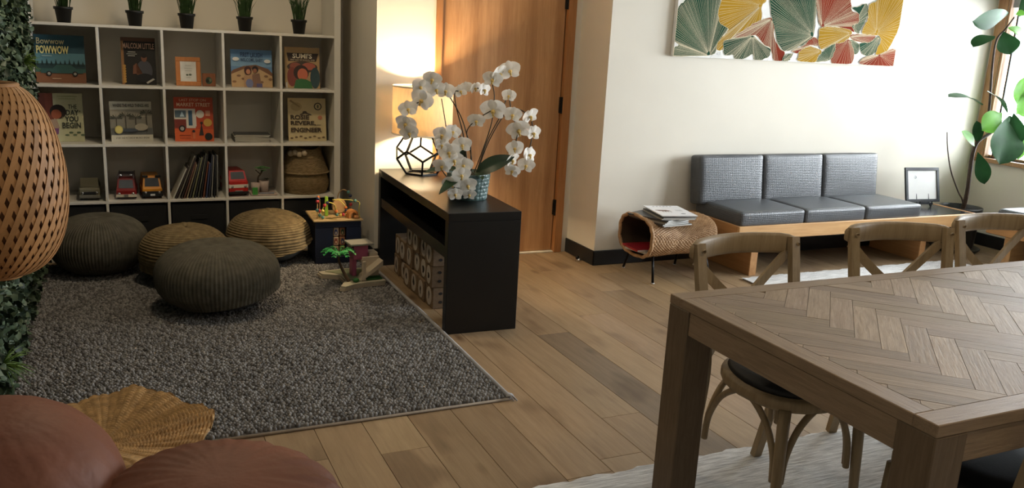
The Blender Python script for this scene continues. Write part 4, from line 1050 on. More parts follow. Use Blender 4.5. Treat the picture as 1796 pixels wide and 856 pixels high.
# ---- door stop on the floor by the return wall
ds = thing('door_stop', 'small chrome and black door stop on the floor by the corner', 'door stop', (2.895, 5.03, 0))
obj('base', lathe([(.001, 0), (.022, 0), (.022, .012), (.016, .022), (.001, .024)], 16), mat('chrome_door_stop', (.7, .7, .7), .25, metal=1), ds, True)
obj('bumper', sphere(.014, 12, 8), blackmetal, ds, True, loc=(-.012, -.006, .028))
# ================================================================== on the shelves
blackpot = mat('black_plastic_pot', (.008, .008, .008), .5); grassm = mat('dark_grass_blade', (.015, .035, .012), .55, var=.5, scale=30, col2=(.05, .10, .03))
def grass(x, label):
    t = thing('grass_plant', label, 'potted plant', (x, 5.86, 1.4535), group='potted grass on the upper shelf')
    obj('pot', lathe([(.001, .0), (.036, 0), (.046, .075), (.052, .076), (.053, .092), (.047, .092), (.044, .08), (.001, .078)], 20), blackpot, t, True)
    b = MB(); rr = random.Random(int(x*1000))
    for k in range(90):
        a = rr.uniform(0, 2*PI); r0 = rr.uniform(0, .036); L = rr.uniform(.10, .23); ln = rr.uniform(.05, .45)
        p0 = Vector((r0*math.cos(a), r0*math.sin(a), .08)); d = Vector((math.cos(a), math.sin(a), 0))
        b.add(tube([p0, p0+d*L*ln*.35+Vector((0, 0, L*.6)), p0+d*L*ln+Vector((0, 0, L))], [.0026, .0022, .0003], 3))
    o = b.build('grass_blades', grassm, t); o['kind'] = 'stuff'
for x, l in ((-.258, 'black potted grass nearest the leafy wall on the upper shelf'), (.130, 'black potted grass second from the leafy wall'), (.428, 'black potted grass in the middle of the upper shelf'), (.779, 'black potted grass second from the right on the upper shelf'), (1.124, 'black potted grass at the right end of the upper shelf')):
    grass(x, l)
pagem = mat('book_pages', (.66, .62, .52), .8, var=.08)
def book(label, x0, x1, z, h, cover, draw, rz=0, lean=7, th=.012, y=5.905, spine=None):
    w = x1-x0; t = thing('picture_book', label, 'book', ((x0+x1)/2, y, z+.0008), rot=(math.radians(-lean), 0, math.radians(rz)), group='picture books displayed face out')
    MB().box(-w/2+.003, w/2-.004, -.0+.0015, th-.0015, .003, h-.003).build('pages', pagem, t)
    cv = MB().box(-w/2, w/2, 0, .0018, 0, h).box(-w/2, w/2, th-.0018, th, 0, h).box(-w/2, -w/2+.002, .0018, th-.0018, 0, h).build('cover', flat(cover, .35), t)
    p = Print(w, h, -.0002); draw(p); p.build(cv)
    return t
r1, r2, r3 = ZB[2], ZB[1], ZB[0]
def d_pow(p):
    p.rect(0, 1, .62, 1, (38, 78, 92)); p.rect(0, 1, .40, .62, (86, 132, 146)); p.rect(0, 1, .22, .32, (54, 92, 88)); p.rect(0, 1, 0, .22, (128, 84, 58)); p.rect(0, 1, .30, .40, (34, 62, 66))
    for k in range(11):
        u = .05+.09*k; hgt = .10+.06*((k*7) % 5)/5; p.poly([(u-.03, .36), (u+.03, .36), (u, .36+hgt)], (22, 48, 50))
    p.poly([(.10, .20), (.94, .20), (.94, .27), (.80, .30), (.70, .38), (.42, .38), (.34, .30), (.10, .28)], (48, 86, 84))
    for u in (.26, .78): p.ell(u, .19, .055, .055, (30, 30, 30)); p.ell(u, .19, .03, .03, (150, 146, 136))
    p.text('Bowwow', .05, .60, .80, .93, (206, 196, 150), bold=.01); p.text('POWWOW', .04, .68, .60, .77, (214, 206, 140), bold=.03); p.rect(.14, .34, .55, .565, (150, 170, 170)); p.rect(.32, .5, .08, .095, (190, 160, 130))
book('dark teal picture book with a car and pine trees on its cover', -.430, -.160, r1, .285, (40, 70, 80), d_pow, 2)
def d_mal(p):
    p.rect(0, .10, .0, 1, (150, 110, 70)); p.rect(0, 1, .92, 1, (96, 66, 50)); p.rect(.08, 1, 0, .92, (34, 32, 30))
    for k in range(7): p.ell(.08, .06+.055*k, .05, .03, (186, 140, 70))
    p.ell(.66, .30, .24, .22, (74, 74, 82)); p.ell(.66, .57, .085, .085, (120, 78, 58)); p.ell(.66, .62, .085, .05, (28, 22, 20)); p.poly([(.34, .40), (.44, .46), (.42, .22), (.62, .16), (.60, .24), (.32, .22)], (122, 80, 60)); p.ell(.66, .14, .26, .10, (28, 28, 32)); p.poly([(.74, .02), (.96, .12), (.9, .14), (.7, .05)], (190, 186, 178))
    p.text('MALCOLM LITTLE', .06, .97, .76, .88, (214, 176, 150), bold=.02); p.rect(.2, .42, .68, .695, (190, 190, 180)); p.rect(.16, .46, .64, .652, (190, 190, 180)); p.rect(.2, .4, .60, .615, (190, 190, 180))
book('dark picture book with a crouching boy in grey on its cover', .040, .238, r1, .290, (46, 36, 30), d_mal, -3)
def d_laugh(p):
    p.rect(0, 1, 0, 1, (96, 136, 178)); p.rect(0, 1, .55, .8, (120, 158, 190)); p.poly([(0, 0), (1, 0), (1, .34), (.84, .50), (.60, .56), (.40, .56), (.2, .52), (0, .36)], (190, 158, 116)); p.poly([(.06, .46), (.3, .56), (.6, .6), (.9, .5), (1, .38), (1, .30), (.7, .48), (.3, .48), (0, .34), (0, .4)], (120, 84, 60))
    for k in range(9): p.ell(.07+.11*k, .14+.16*((k*5) % 3)/2, .05, .03, (130, 96, 68))
    p.ell(.40, .44, .09, .12, (70, 40, 34)); p.ell(.41, .41, .055, .07, (190, 130, 96)); p.ell(.58, .48, .075, .09, (40, 32, 30)); p.ell(.57, .44, .05, .06, (150, 96, 70)); p.poly([(.3, .30), (.5, .34), (.5, .0), (.3, .0)], (176, 140, 104)); p.poly([(.5, .34), (.68, .38), (.72, .0), (.5, .0)], (128, 96, 78)); p.ell(.43, .10, .09, .12, (110, 116, 150)); p.rect(.6, .74, .0, .1, (90, 84, 120))
    p.ell(.12, .74, .08, .05, (224, 226, 224)); p.ell(.88, .70, .08, .05, (224, 226, 224))
    p.text('FIRST LAUGH', .23, .76, .80, .92, (34, 58, 92), bold=.015); p.text('WELCOME, BABY!', .23, .77, .67, .77, (34, 58, 92), bold=.01)
book('blue and sand picture book with two parents cuddling a baby', .693, .957, r1, .243, (92, 130, 170), d_laugh, 1)
def d_sumi(p):
    p.rect(0, 1, 0, 1, (178, 148, 104)); p.poly([(.06, .86), (.97, .86), (.90, .66), (.10, .66)], (58, 42, 32)); p.ell(.5, .52, .44, .14, (70, 56, 46)); p.ell(.30, .54, .16, .09, (140, 80, 64)); p.ell(.68, .54, .2, .09, (176, 96, 78)); p.ell(.2, .28, .14, .24, (126, 62, 52)); p.ell(.86, .26, .14, .26, (48, 72, 76)); p.ell(.46, .38, .22, .19, (54, 36, 30)); p.ell(.50, .34, .15, .15, (196, 108, 80)); p.poly([(.24, 0), (.30, .20), (.45, .24), (.6, .22), (.74, .16), (.78, 0)], (52, 104, 58)); p.rect(.02, .06, 0, .14, (196, 196, 190))
    p.text("SUMI'S", .22, .78, .73, .85, (232, 222, 196), bold=.03); p.text('FIRST DAY OF SCHOOL EVER', .16, .86, .675, .71, (206, 190, 160), bold=.01)
book('tan picture book with a girl in a green top on its cover', 1.040, 1.272, r1, .272, (176, 146, 104), d_sumi, -2)
def d_day(p):
    p.rect(.30, 1, 0, 1, (196, 196, 160)); p.rect(0, .32, 0, 1, (104, 50, 38)); p.rect(.14, .30, 0, 1, (120, 60, 46)); p.ell(.42, .62, .19, .15, (34, 24, 22)); p.ell(.38, .57, .12, .10, (158, 86, 60)); p.poly([(.24, .46), (.38, .47), (.44, .28), (.26, .26)], (176, 150, 130)); p.poly([(.24, .28), (.42, .28), (.40, .16), (.26, .12)], (124, 76, 122))
    for k in range(5): p.ell(.60+.09*k, .14+.05*(k % 2), .05, .018, (92, 110, 84))
    for u, v in ((.92, .63), (.52, .50)): p.ell(u, v, .02, .015, (120, 116, 80))
    p.text('THE', .66, .86, .68, .77, (50, 58, 50)); p.text('DAY', .60, .90, .55, .66, (50, 58, 50), bold=.03); p.text('YOU', .57, .88, .42, .53, (50, 58, 50), bold=.03); p.text('BEGIN', .50, .93, .28, .40, (50, 58, 50), bold=.02); p.rect(.42, .88, .93, .942, (150, 158, 110)); p.rect(.45, .84, .88, .892, (150, 158, 110))
book('pale green picture book with a curly haired child peeking from the left', -.428, -.190, r2, .295, (196, 196, 160), d_day, 4)
def d_wild(p):
    p.rect(0, 1, 0, 1, (206, 202, 186)); p.rect(0, 1, .17, .80, (132, 128, 116)); p.rect(0, 1, .17, .34, (96, 98, 96)); p.rect(.0, 1, .62, .80, (160, 154, 138))
    for u, hgt in ((.14, .58), (.36, .64), (.60, .60), (.86, .70)):
        p.rect(u-.012, u+.012, .25, hgt, (74, 70, 60))
        for k in range(7):
            a = PI*k/6; p.poly([(u, hgt), (u+.15*math.cos(a)-.01, hgt+.09*math.sin(a)-.02), (u+.15*math.cos(a), hgt+.09*math.sin(a)+.02)], (66, 68, 56))
    p.ell(.72, .36, .16, .09, (168, 160, 142)); p.ell(.44, .28, .2, .04, (66, 74, 84)); p.ell(.18, .30, .095, .10, (206, 190, 106)); p.ell(.18, .30, .07, .075, (220, 204, 124))
    p.text('WHERE THE WILD THINGS ARE', .07, .93, .86, .94, (52, 48, 42), bold=.02); p.text('STORY AND PICTURES BY MAURICE SENDAK', .10, .90, .07, .115, (70, 64, 56), bold=.01)
book('grey toned picture book of palm trees with white title bands', -.040, .205, r2, .252, (206, 202, 186), d_wild, 7, th=.016)
def d_mark(p):
    p.rect(0, 1, 0, 1, (190, 74, 42)); p.rect(0, 1, 0, .28, (206, 92, 44)); p.rect(.0, .54, .30, .74, (214, 208, 196)); p.rect(.02, .30, .54, .70, (92, 112, 124)); p.rect(.36, .46, .36, .70, (58, 92, 120)); p.rect(.0, .30, .30, .50, (120, 46, 36)); p.rect(.5, .56, .34, .6, (220, 214, 204)); p.poly([(.14, .56), (.26, .56), (.2, .68)], (190, 214, 226))
    p.ell(.19, .29, .085, .075, (30, 26, 26)); p.ell(.19, .29, .05, .045, (160, 154, 148)); p.ell(.66, .62, .105, .09, (220, 214, 200)); p.ell(.85, .43, .11, .09, (206, 162, 76)); p.rect(.80, .92, .58, .70, (214, 150, 120)); p.poly([(.62, .14), (.74, .14), (.69, .42)], (52, 40, 36)); p.ell(.69, .42, .035, .03, (60, 42, 36)); p.ell(.86, .11, .10, .085, (30, 34, 32)); p.ell(.48, .23, .04, .03, (40, 30, 30)); p.rect(.45, .52, .06, .2, (200, 110, 70)); p.rect(.12, .4, .13, .145, (120, 40, 24)); p.rect(.12, .4, .07, .08, (120, 40, 24))
    p.text('LAST STOP ON', .14, .82, .905, .965, (226, 184, 150), bold=.005); p.text('MARKET STREET', .07, .93, .79, .875, (236, 200, 168), bold=.015)
book('bright orange picture book with a white bus on its cover', .334, .573, r2, .285, (188, 70, 40), d_mark, -1)
def d_rosie(p):
    p.rect(0, 1, 0, 1, (202, 184, 140)); p.ell(.79, .81, .105, .09, (52, 46, 34)); p.ell(.79, .81, .075, .065, (200, 182, 138)); p.ell(.79, .81, .025, .045, (96, 90, 60)); p.ell(.22, .80, .15, .10, (178, 158, 116)); p.poly([(.04, .93), (.30, .78), (.32, .81), (.08, .96)], (150, 130, 92)); p.ell(.44, .67, .06, .03, (70, 56, 40)); p.poly([(.30, .62), (.44, .68), (.62, .62), (.60, .60), (.44, .64), (.32, .60)], (84, 68, 48)); p.ell(.84, .55, .06, .05, (186, 120, 88)); p.rect(.73, .86, .37, .385, (110, 92, 66))
    for k in range(8): p.ell(.08+.12*k, .07+.02*(k % 3), .04, .02, (112, 92, 66))
    p.text('ROSIE', .06, .55, .50, .61, (62, 46, 32), bold=.035); p.text('REVERE,', .06, .72, .355, .47, (62, 46, 32), bold=.035); p.text('ENGINEER', .06, .88, .205, .315, (62, 46, 32), bold=.035)
book('cream picture book with bold brown stencil lettering', 1.058, 1.316, r2, .292, (200, 182, 138), d_rosie, 0)
# framed quote and small square picture
t = thing('photo_frame', 'orange wooden photo frame with a white card', 'photo frame', (.430, 5.90, r1+.0008), rot=(math.radians(-8), 0, 0))
om_ = wood('orange_frame_wood', (.42, .15, .04), (.55, .22, .07), 'z', scale=5)
b = MB(); w, h = .152, .182
for (x0, x1, z0, z1) in ((-w/2, w/2, 0, .028), (-w/2, w/2, h-.028, h), (-w/2, -w/2+.028, .028, h-.028), (w/2-.028, w/2, .028, h-.028)): b.box(x0, x1, 0, .014, z0, z1, .003)
b.build('frame', om_, t); MB().box(-w/2+.02, w/2-.02, .004, .010, .02, h-.02).build('card', mat('card_white', (.66, .65, .6), .6), t)
pr = Print(w, h, .0036); pr.rect(.38, .62, .70, .708, (120, 120, 116)); pr.rect(.34, .66, .60, .608, (120, 120, 116)); pr.rect(.36, .64, .52, .528, (120, 120, 116)); pr.ell(.45, .38, .05, .03, (90, 100, 84)); pr.ell(.57, .39, .06, .035, (104, 112, 96)); pr.rect(.40, .60, .28, .288, (120, 120, 116)); pr.build(t, 'card_print')
t = thing('small_picture_block', 'small square rust picture block beside the orange frame', 'picture', (.553, 5.895, r1+.0005), .0)
MB().box(-.04, .04, 0, .03, 0, .082, .003).build('block', wood('rust_block_wood', (.22, .085, .04), (.30, .12, .06), 'z'), t)
pr = Print(.08, .082, -.0003); pr.ell(.48, .45, .26, .28, (60, 78, 62)); pr.ell(.38, .42, .12, .14, (30, 34, 32)); pr.ell(.6, .5, .1, .14, (110, 116, 88)); pr.build(t, 'picture_print')
# pile of papers
for k in range(7):
    t = thing('booklet', ['lowest', 'second lowest', 'third lowest', 'middle', 'third highest', 'second highest', 'topmost'][k]+' thin booklet in the flat pile in the shelf', 'booklet', (.812+random.uniform(-.008, .008), 5.93, r2+.0005+k*.0072), random.uniform(-.05, .05), 'booklets piled flat in the shelf')
    MB().box(-.112, .112, -.08, .08, .0008, .006).build('pages', pagem, t)
    c = random.choice([(128, 122, 108), (92, 88, 80), (150, 144, 130), (70, 70, 68)])
    MB().box(-.114, .114, -.082, .082, .006, .0068).box(-.114, .114, -.082, .082, 0, .0008).box(-.1145, -.1135, -.082, .082, 0, .0068).build('cover', flat(c), t)
# leaning row of books
xs = .312; spec = [(.010, .215, 27, (186, 180, 164)), (.009, .225, 25, (60, 50, 44)), (.008, .30, 22, (126, 120, 108)), (.010, .285, 20, (52, 40, 36)), (.008, .25, 18, (110, 76, 60)), (.008, .23, 17, (140, 124, 100)), (.007, .27, 15, (66, 66, 64)), (.010, .275, 13, (118, 116, 84)), (.008, .285, 11, (52, 52, 56)), (.008, .30, 9, (84, 84, 70)), (.007, .29, 8, (46, 44, 42)), (.009, .24, 7, (120, 74, 54)), (.008, .23, 7, (70, 76, 104)), (.009, .285, 5, (54, 56, 66)), (.007, .28, 4, (140, 138, 130)), (.007, .29, 3, (40, 40, 42)), (.008, .28, 2, (116, 114, 108)), (.007, .275, 1, (74, 70, 64)), (.008, .24, 0, (40, 44, 62))]
ordn = ['first', 'second', 'third', 'fourth', 'fifth', 'sixth', 'seventh', 'eighth', 'ninth', 'tenth', 'eleventh', 'twelfth', 'thirteenth', 'fourteenth', 'fifteenth', 'sixteenth', 'seventeenth', 'eighteenth', 'nineteenth']
for k, (th, h, lean, c) in enumerate(spec[:17]):
    th = min(th, .0082); lean = 24-1.4*k
    xx = .296+.0170*k
    a = math.radians(lean*1.0)
    t = thing('thin_book', ordn[k]+' thin book from the left in the leaning row', 'book', (xx, 5.80+.004*(k % 3), r3+.001), rot=(0, a, 0), group='thin books leaning in the lower shelf')
    MB().box(.0012, th-.0012, .002, .20, .002, h-.002).build('pages', pagem, t)
    MB().box(0, .0012, 0, .202, 0, h).box(th-.0012, th, 0, .202, 0, h).box(.0012, th-.0012, 0, .0015, 0, h).build('cover', flat(c, .4), t)
# seagrass belly basket
bt = thing('belly_basket', 'folded seagrass belly basket with pompom trim in the shelf', 'basket', (1.172, 5.95, r3+.001))
sea = mat('seagrass', (.20, .135, .060), .8, scale=40, col2=(.34, .245, .125), stretch=(1, 1, 3))
def bkf(u, v):
    th = 2*PI*u; z = .318*v; 
    r = (.145+.020*math.sin(PI*min(1, v/.44))) if v < .44 else .165-.068*((v-.44)/.56)**1.1
    if .43 < v < .47: r += .005
    d = .0022*math.cos(2*PI*46*v)+.0016*math.cos(40*th+PI*(int(v*46) % 2))
    zz = z+(.015*math.sin(th*2+1)*max(0, v-.7)*3)
    return ((r+d)*math.cos(th), (r+d)*math.sin(th)*.98, zz)
obj('woven_body', gridmesh(160, 185, bkf, True), sea, bt, True)
obj('woven_floor', lathe([(.001, .004), (.143, .004)], 40), sea, bt, True)
pomm = mat('cream_pompom', (.45, .37, .26), .95, bump=1, bscale=160)
for k in range(4):
    a = -2.5+.24*k; obj('pompom', sphere(.021, 12, 8), pomm, bt, True, loc=(.135*math.cos(a), .135*math.sin(a), .278+.008*(k % 2)))
# toy vehicles
tyre = mat('toy_tyre', (.01, .01, .01), .7); tglass = mat('toy_window', (.03, .035, .04), .15, spec=.7); chrome = mat('toy_chrome', (.55, .55, .55), .25, metal=.9)
def toy(name, label, x, y, rz, w, L, hb, hc, body, roof, slope, bump, extra=None, cat='toy car', glassm=None):
    t = thing(name, label, cat, (x, y, r3+.0008), rz)
    bm = mat('toy_paint_%02x%02x%02x' % body, lin(body), .3, var=.06, spec=.6); rm_ = mat('toy_paint_%02x%02x%02x' % roof, lin(roof), .3, var=.06, spec=.6)
    zc = .018
    MB().box(-w/2, w/2, 0, L, zc, hb, .006).build('body', bm, t)
    i0, i1 = w/2-.004, w/2-.012
    V = [(-i0, slope, hb), (i0, slope, hb), (i0, L-.004, hb), (-i0, L-.004, hb), (-i1, slope+.03, hc), (i1, slope+.03, hc), (i1, L-.014, hc), (-i1, L-.014, hc)]
    F = [[0, 3, 2, 1], [4, 5, 6, 7], [0, 1, 5, 4], [1, 2, 6, 5], [2, 3, 7, 6], [3, 0, 4, 7]]
    obj('cabin', (V, F), rm_, t)
    def lerp(a, b, f): return tuple(Vector(V[a])*(1-f)+Vector(V[b])*f)
    A, B, C, D = Vector(lerp(0, 1, .10)), Vector(lerp(0, 1, .90)), Vector(lerp(4, 5, .90)), Vector(lerp(4, 5, .10))
    n = (B-A).cross(D-A).normalized(); k = .14
    ws_ = [A.lerp(D, k), B.lerp(C, k), C.lerp(B, .12), D.lerp(A, .12)]
    obj('windscreen', ([tuple(p+n*.0015) for p in ws_]+[tuple(p-n*.001) for p in ws_], [[0, 1, 2, 3], [7, 6, 5, 4], [0, 4, 5, 1], [1, 5, 6, 2], [2, 6, 7, 3], [3, 7, 4, 0]]), glassm or tglass, t)
    for s in (-1, 1):
        for y_ in (L*.2, L*.78): obj('wheel', lathe([(.001, -.008), (.018, -.008), (.022, -.005), (.022, .005), (.018, .008), (.001, .008)], 18), tyre, t, True, loc=(s*(w/2-.008), y_, .0222), rot=(0, PI/2, 0))
        obj('headlight', lathe([(.001, -.004), (.006, -.004), (.009, 0), (.009, .004)], 12), chrome, t, True, loc=(s*w*.34, -.002, hb*.62), rot=(-PI/2, 0, 0))
    MB().box(-w/2-.002, w/2+.002, -.008, .002, .016, .016+.018, .003).build('bumper', bump, t)
    if extra: extra(t, w, L, hb, hc, bm)
    return t
def ex_fire(t, w, L, hb, hc, bm):
    b = MB()
    for s in (-1, 1): b.box(s*.045-.003, s*.045+.003, .03, L-.02, hc, hc+.022, .001)
    for k in range(7): b.box(-.045, .045, .04+.028*k, .044+.028*k, hc+.014, hc+.020, .001)
    b.build('ladder', mat('toy_ladder_grey', (.10, .08, .08), .5), t)
    obj('beacon', sphere(.010, 10, 8), chrome, t, True, loc=(-.03, .05, hc+.02)); obj('beacon', sphere(.010, 10, 8), chrome, t, True, loc=(.03, .05, hc+.02))
    MB().box(-.012, .012, -.012, -.008, .018, .036, .001).build('plate', chrome, t)
def ex_van(t, w, L, hb, hc, bm):
    for s in (-1, 1): MB().box(s*.038-.016, s*.038+.016, .028, .04, hc-.004, hc+.010, .002).build('roof_lamp', tyre, t)
    MB().box(-w/2-.0005, w/2+.0005, -.003, .02, .018, .050, .002).build('grille', tyre, t)
    MB().box(-.014, .014, -.0105, -.008, .022, .034, .0005).build('plate', flat((214, 212, 206)), t)
    MB().box(-w/2+.012, w/2-.012, slope_y, slope_y+.01, hc-.001, hc+.004, .001).build('roof_sign', bm, t)
slope_y = .05
def ex_truck(t, w, L, hb, hc, bm):
    MB().box(-w*.30, w*.30, -.004, .003, hb*.50, hb*.72, .002).build('grille', tyre, t)
    MB().box(-w*.44, w*.44, .055, .062, hb, hc+.03, .002).build('raised_panel', bm, t)
def ex_none(t, w, L, hb, hc, bm): MB().box(-w*.25, w*.25, -.004, .003, hb*.4, hb*.75, .002).build('grille', chrome, t)
def ex_car(t, w, L, hb, hc, bm):
    ex_none(t, w, L, hb, hc, bm)
    b = MB()
    for s in (-1, 1): b.add(tube([(s*.03, .09, hc), (s*.03, .09, hc+.012), (s*.03, L-.05, hc+.012), (s*.03, L-.05, hc)], .003, 6))
    b.build('roof_rack', chrome, t); MB().box(-.03, .03, .09, L-.06, hc+.015, hc+.032, .006).build('luggage', mat('toy_luggage', (.05, .03, .025), .7), t)
def ex_red(t, w, L, hb, hc, bm):
    MB().box(-w/2-.0006, w/2+.0006, -.0006, L*.98, hb*.52, hb*.80, .004).build('white_band', flat((216, 206, 190)), t); MB().box(-w*.2, w*.2, -.003, .002, .026, .040, .001).build('grille', chrome, t)
toy('toy_wagon', 'maroon toy station wagon partly behind the bamboo lamp', -.356, 5.80, .12, .112, .25, .072, .118, (84, 30, 26), (60, 28, 24), .07, chrome, ex_car)
toy('toy_pickup', 'cream grey toy pickup with a raised square panel', -.182, 5.82, 0, .118, .25, .078, .105, (122, 118, 98), (112, 108, 92), .06, mat('toy_bumper_grey', (.16, .155, .13), .4), ex_truck, 'toy truck')
toy('toy_fire_engine', 'red toy fire engine with a roof ladder', .026, 5.82, -.05, .118, .26, .062, .128, (128, 24, 26), (120, 26, 28), .012, mat('toy_bumper_cream', (.55, .50, .40), .4), ex_fire, 'toy truck', mat('toy_window_grey', (.10, .11, .12), .2))
toy('toy_taxi_van', 'yellow and black toy taxi van', .180, 5.82, .05, .120, .25, .068, .138, (206, 136, 34), (206, 136, 34), .012, tyre, ex_van, 'toy van')
toy('toy_camper_van', 'red roofed white toy camper van', .712, 5.82, .12, .125, .26, .105, .165, (186, 40, 34), (186, 36, 32), .020, tyre, ex_red, 'toy van')
# toy tree garden
t = thing('toy_tree_garden', 'small toy garden with a green tree on pale pots', 'toy', (.872, 5.86, r3+.0008))
pale = mat('toy_pale_pink', (.48, .38, .32), .6); grn = mat('toy_bright_green', (.06, .30, .05), .5, var=.2)
MB().box(-.08, .09, -.05, .09, 0, .014, .004).build('base', pale, t)
for x, y, r, h in ((-.05, -.02, .030, .085), (.012, .02, .034, .095)): obj('pot', lathe([(.001, .014), (r*.8, .014), (r, h), (r*.85, h), (r*.7, h-.01), (.001, h-.012)], 18), pale, t, True, loc=(x, y, 0))
b = MB().add(tube(spline([(-.03, .0, .085), (-.028, 0, .12), (-.01, 0, .145), (.0, 0, .17)], 4), .006, 6)).add(tube([(-.012, 0, .14), (-.045, 0, .17)], .004, 6))
b.build('trunk', mat('toy_trunk', (.05, .035, .02), .7), t, True)
for x, z in ((.0, .19), (-.03, .185), (.028, .182), (.005, .165), (-.012, .178)):
    b = MB()
    for k in range(8): a = 2*PI*k/8; b.add(simpleleaf(.026, .014, .2, .3, 3), Matrix.Translation((x, 0, z)) @ Matrix.Rotation(a, 4, 'Z') @ Matrix.Rotation(-.3, 4, 'Y'))
    b.build('leaf_tuft', grn, t)
b = MB()
for k in range(6): b.add(simpleleaf(.03, .014, .2, .4, 3), Matrix.Translation((.03, .02, .1)) @ Matrix.Rotation(2*PI*k/6, 4, 'Z') @ Matrix.Rotation(-.6, 4, 'Y'))
b.build('dark_leaves', mat('toy_dark_leaf', (.03, .035, .02), .6), t); MB().box(-.075, -.04, -.054, -.05, .01, .06, .001).build('green_door', grn, t)
MB().box(-.03, .07, -.05, -.03, .014, .022, .002).build('step', mat('toy_grey_step', (.25, .25, .27), .6), t)
# ================================================================== on the rug and under the console
# ---- activity cube with bead maze
RT = .0205
ac = thing('activity_cube', 'navy activity cube with a wooden bead maze on top', 'toy', (1.258, 5.30, RT), math.radians(-2))
navy = mat('navy_paint', (.006, .009, .022), .45); wd = wood('toy_beech', (.38, .25, .11), (.48, .34, .17), 'x', scale=5)
b = MB().box(-.148, .148, .0, .30, .0, .045, .003).box(-.148, .148, 0, .30, .235, .275, .003).box(-.148, -.035, 0, .30, .045, .235, .0).box(.052, .148, 0, .30, .045, .235, 0).box(-.035, .052, .08, .30, .045, .235, 0)
b.build('body', navy, ac)
MB().box(-.160, .160, -.012, .312, .275, .288, .004).build('top_board', wd, ac)
cbl = [(.36, .24, .14), (.34, .15, .07)]
for i in range(2):
    for j in range(3):
        z = .048+.062*j; x = -.012+.042*i
        o = obj('spinning_block', cham(.036, .05, .058, .005), mat('spin_block_%d' % i, cbl[i], .5, var=.15), ac, loc=(x, .042, z+.030))
        pr = Print(.036, .058, -.0256); c = [(40, 74, 52), (120, 46, 34), (50, 60, 92)][(i+j) % 3]; pr.ell(.5, .5, .28, .33, c); pr.ell(.5, .42, .12, .15, (206, 176, 130)); o2 = pr.build(o, 'block_picture'); o2.location = (0, 0, -.029)
obj('rod', tube([(-.04, .042, .141), (.055, .042, .141)], .004, 6), wd, ac, True)
path = mat('toy_path_print', (.22, .16, .05), .6); pb = MB()
for k in range(16):
    x, y = random.uniform(-.13, .13), random.uniform(.02, .28); r = random.uniform(.012, .03)
    pb.add(prism([(x+r*math.cos(2*PI*i/8)*random.uniform(.8, 1.2), y+r*.7*math.sin(2*PI*i/8)) for i in range(8)], .288, .2886))
pb.build('painted_paths', path, ac)['kind'] = 'stuff'
wy = mat('wire_yellow', (.55, .48, .10), .4); wg = mat('wire_green', (.22, .38, .04), .4); wt = wood('toy_tan', (.36, .22, .10), (.44, .28, .14), 'z'); wo = mat('toy_orange_wood', (.48, .20, .06), .5)
bc = {'r': mat('bead_red', (.42, .04, .05), .35), 'o': mat('bead_orange', (.60, .17, .04), .35), 'b': mat('bead_navy', (.02, .03, .08), .35), 't': mat('bead_teal', (.08, .22, .22), .35), 'y': mat('bead_yellow', (.58, .42, .10), .35)}
def wire(pts, m, beads):
    P = spline(pts, 8); obj('wire', tube(P, .0032, 6), m, ac, True)
    for f, c in beads:
        p = P[int(f*(len(P)-1))]; obj('bead', sphere(.0115, 12, 8), bc[c], ac, True, loc=p)
Z0 = .288
wire([(-.125, .05, Z0), (-.125, .05, .40), (-.115, .06, .425), (-.105, .08, .40), (-.105, .09, .33), (-.10, .10, Z0)], wt, [(.10, 't'), (.2, 'r'), (.28, 'b'), (.36, 'o'), (.93, 't'), (.82, 'r')])
wire([(-.095, .02, Z0), (-.095, .02, .36), (-.06, .03, .395), (-.02, .03, .38), (-.01, .03, .345), (.0, .05, .31), (.03, .06, .305), (.06, .05, .315)], wy, [(.05, 't'), (.12, 'y'), (.2, 'r'), (.28, 'b'), (.62, 'o'), (.72, 't'), (.84, 'y'), (.92, 'r')])
wire([(.145, .03, Z0), (.140, .03, .35), (.142, .04, .39), (.10, .06, .40), (.05, .08, .402), (-.02, .09, .40), (.03, .12, .39), (.06, .10, .36), (.068, .08, .33), (.07, .07, Z0)], wy, [(.9, 'b'), (.84, 'o'), (.30, 't')])
wire([(.04, .22, Z0), (.04, .22, .40), (.07, .20, .445), (.11, .18, .42), (.115, .17, .36), (.12, .16, Z0)], wt, [(.55, 't'), (.66, 'b'), (.75, 't'), (.83, 'r')])
obj('green_post', cham(.022, .014, .13, .003), wg, ac, loc=(-.055, .12, Z0+.0655))
V, F = prism([(.048*math.cos(2*PI*k/24), .048*math.sin(2*PI*k/24)) for k in range(24)], -.008, .008)
obj('wooden_disc', (V, F), wt, ac, loc=(.035, .16, Z0+.058), rot=(PI/2, 0, .2))
def archp(r0, r1, d): 
    o_ = [(r1*math.cos(PI*k/14), r1*math.sin(PI*k/14)) for k in range(15)]+[(r0*math.cos(PI*(14-k)/14), r0*math.sin(PI*(14-k)/14)) for k in range(15)]
    o_ = [(x, y+.02) for x, y in o_]; o_ = o_[:15]+[(-r1, 0), (-r0, 0)]+o_[15:]+[(r0, 0), (r1, 0)]
    return prism(o_, -d/2, d/2)
obj('orange_arch', archp(.018, .034, .05), wo, ac, loc=(.098, .05, Z0), rot=(PI/2, 0, .3))
obj('orange_block', cham(.03, .02, .02, .004), wo, ac, loc=(.118, .012, Z0+.0105))
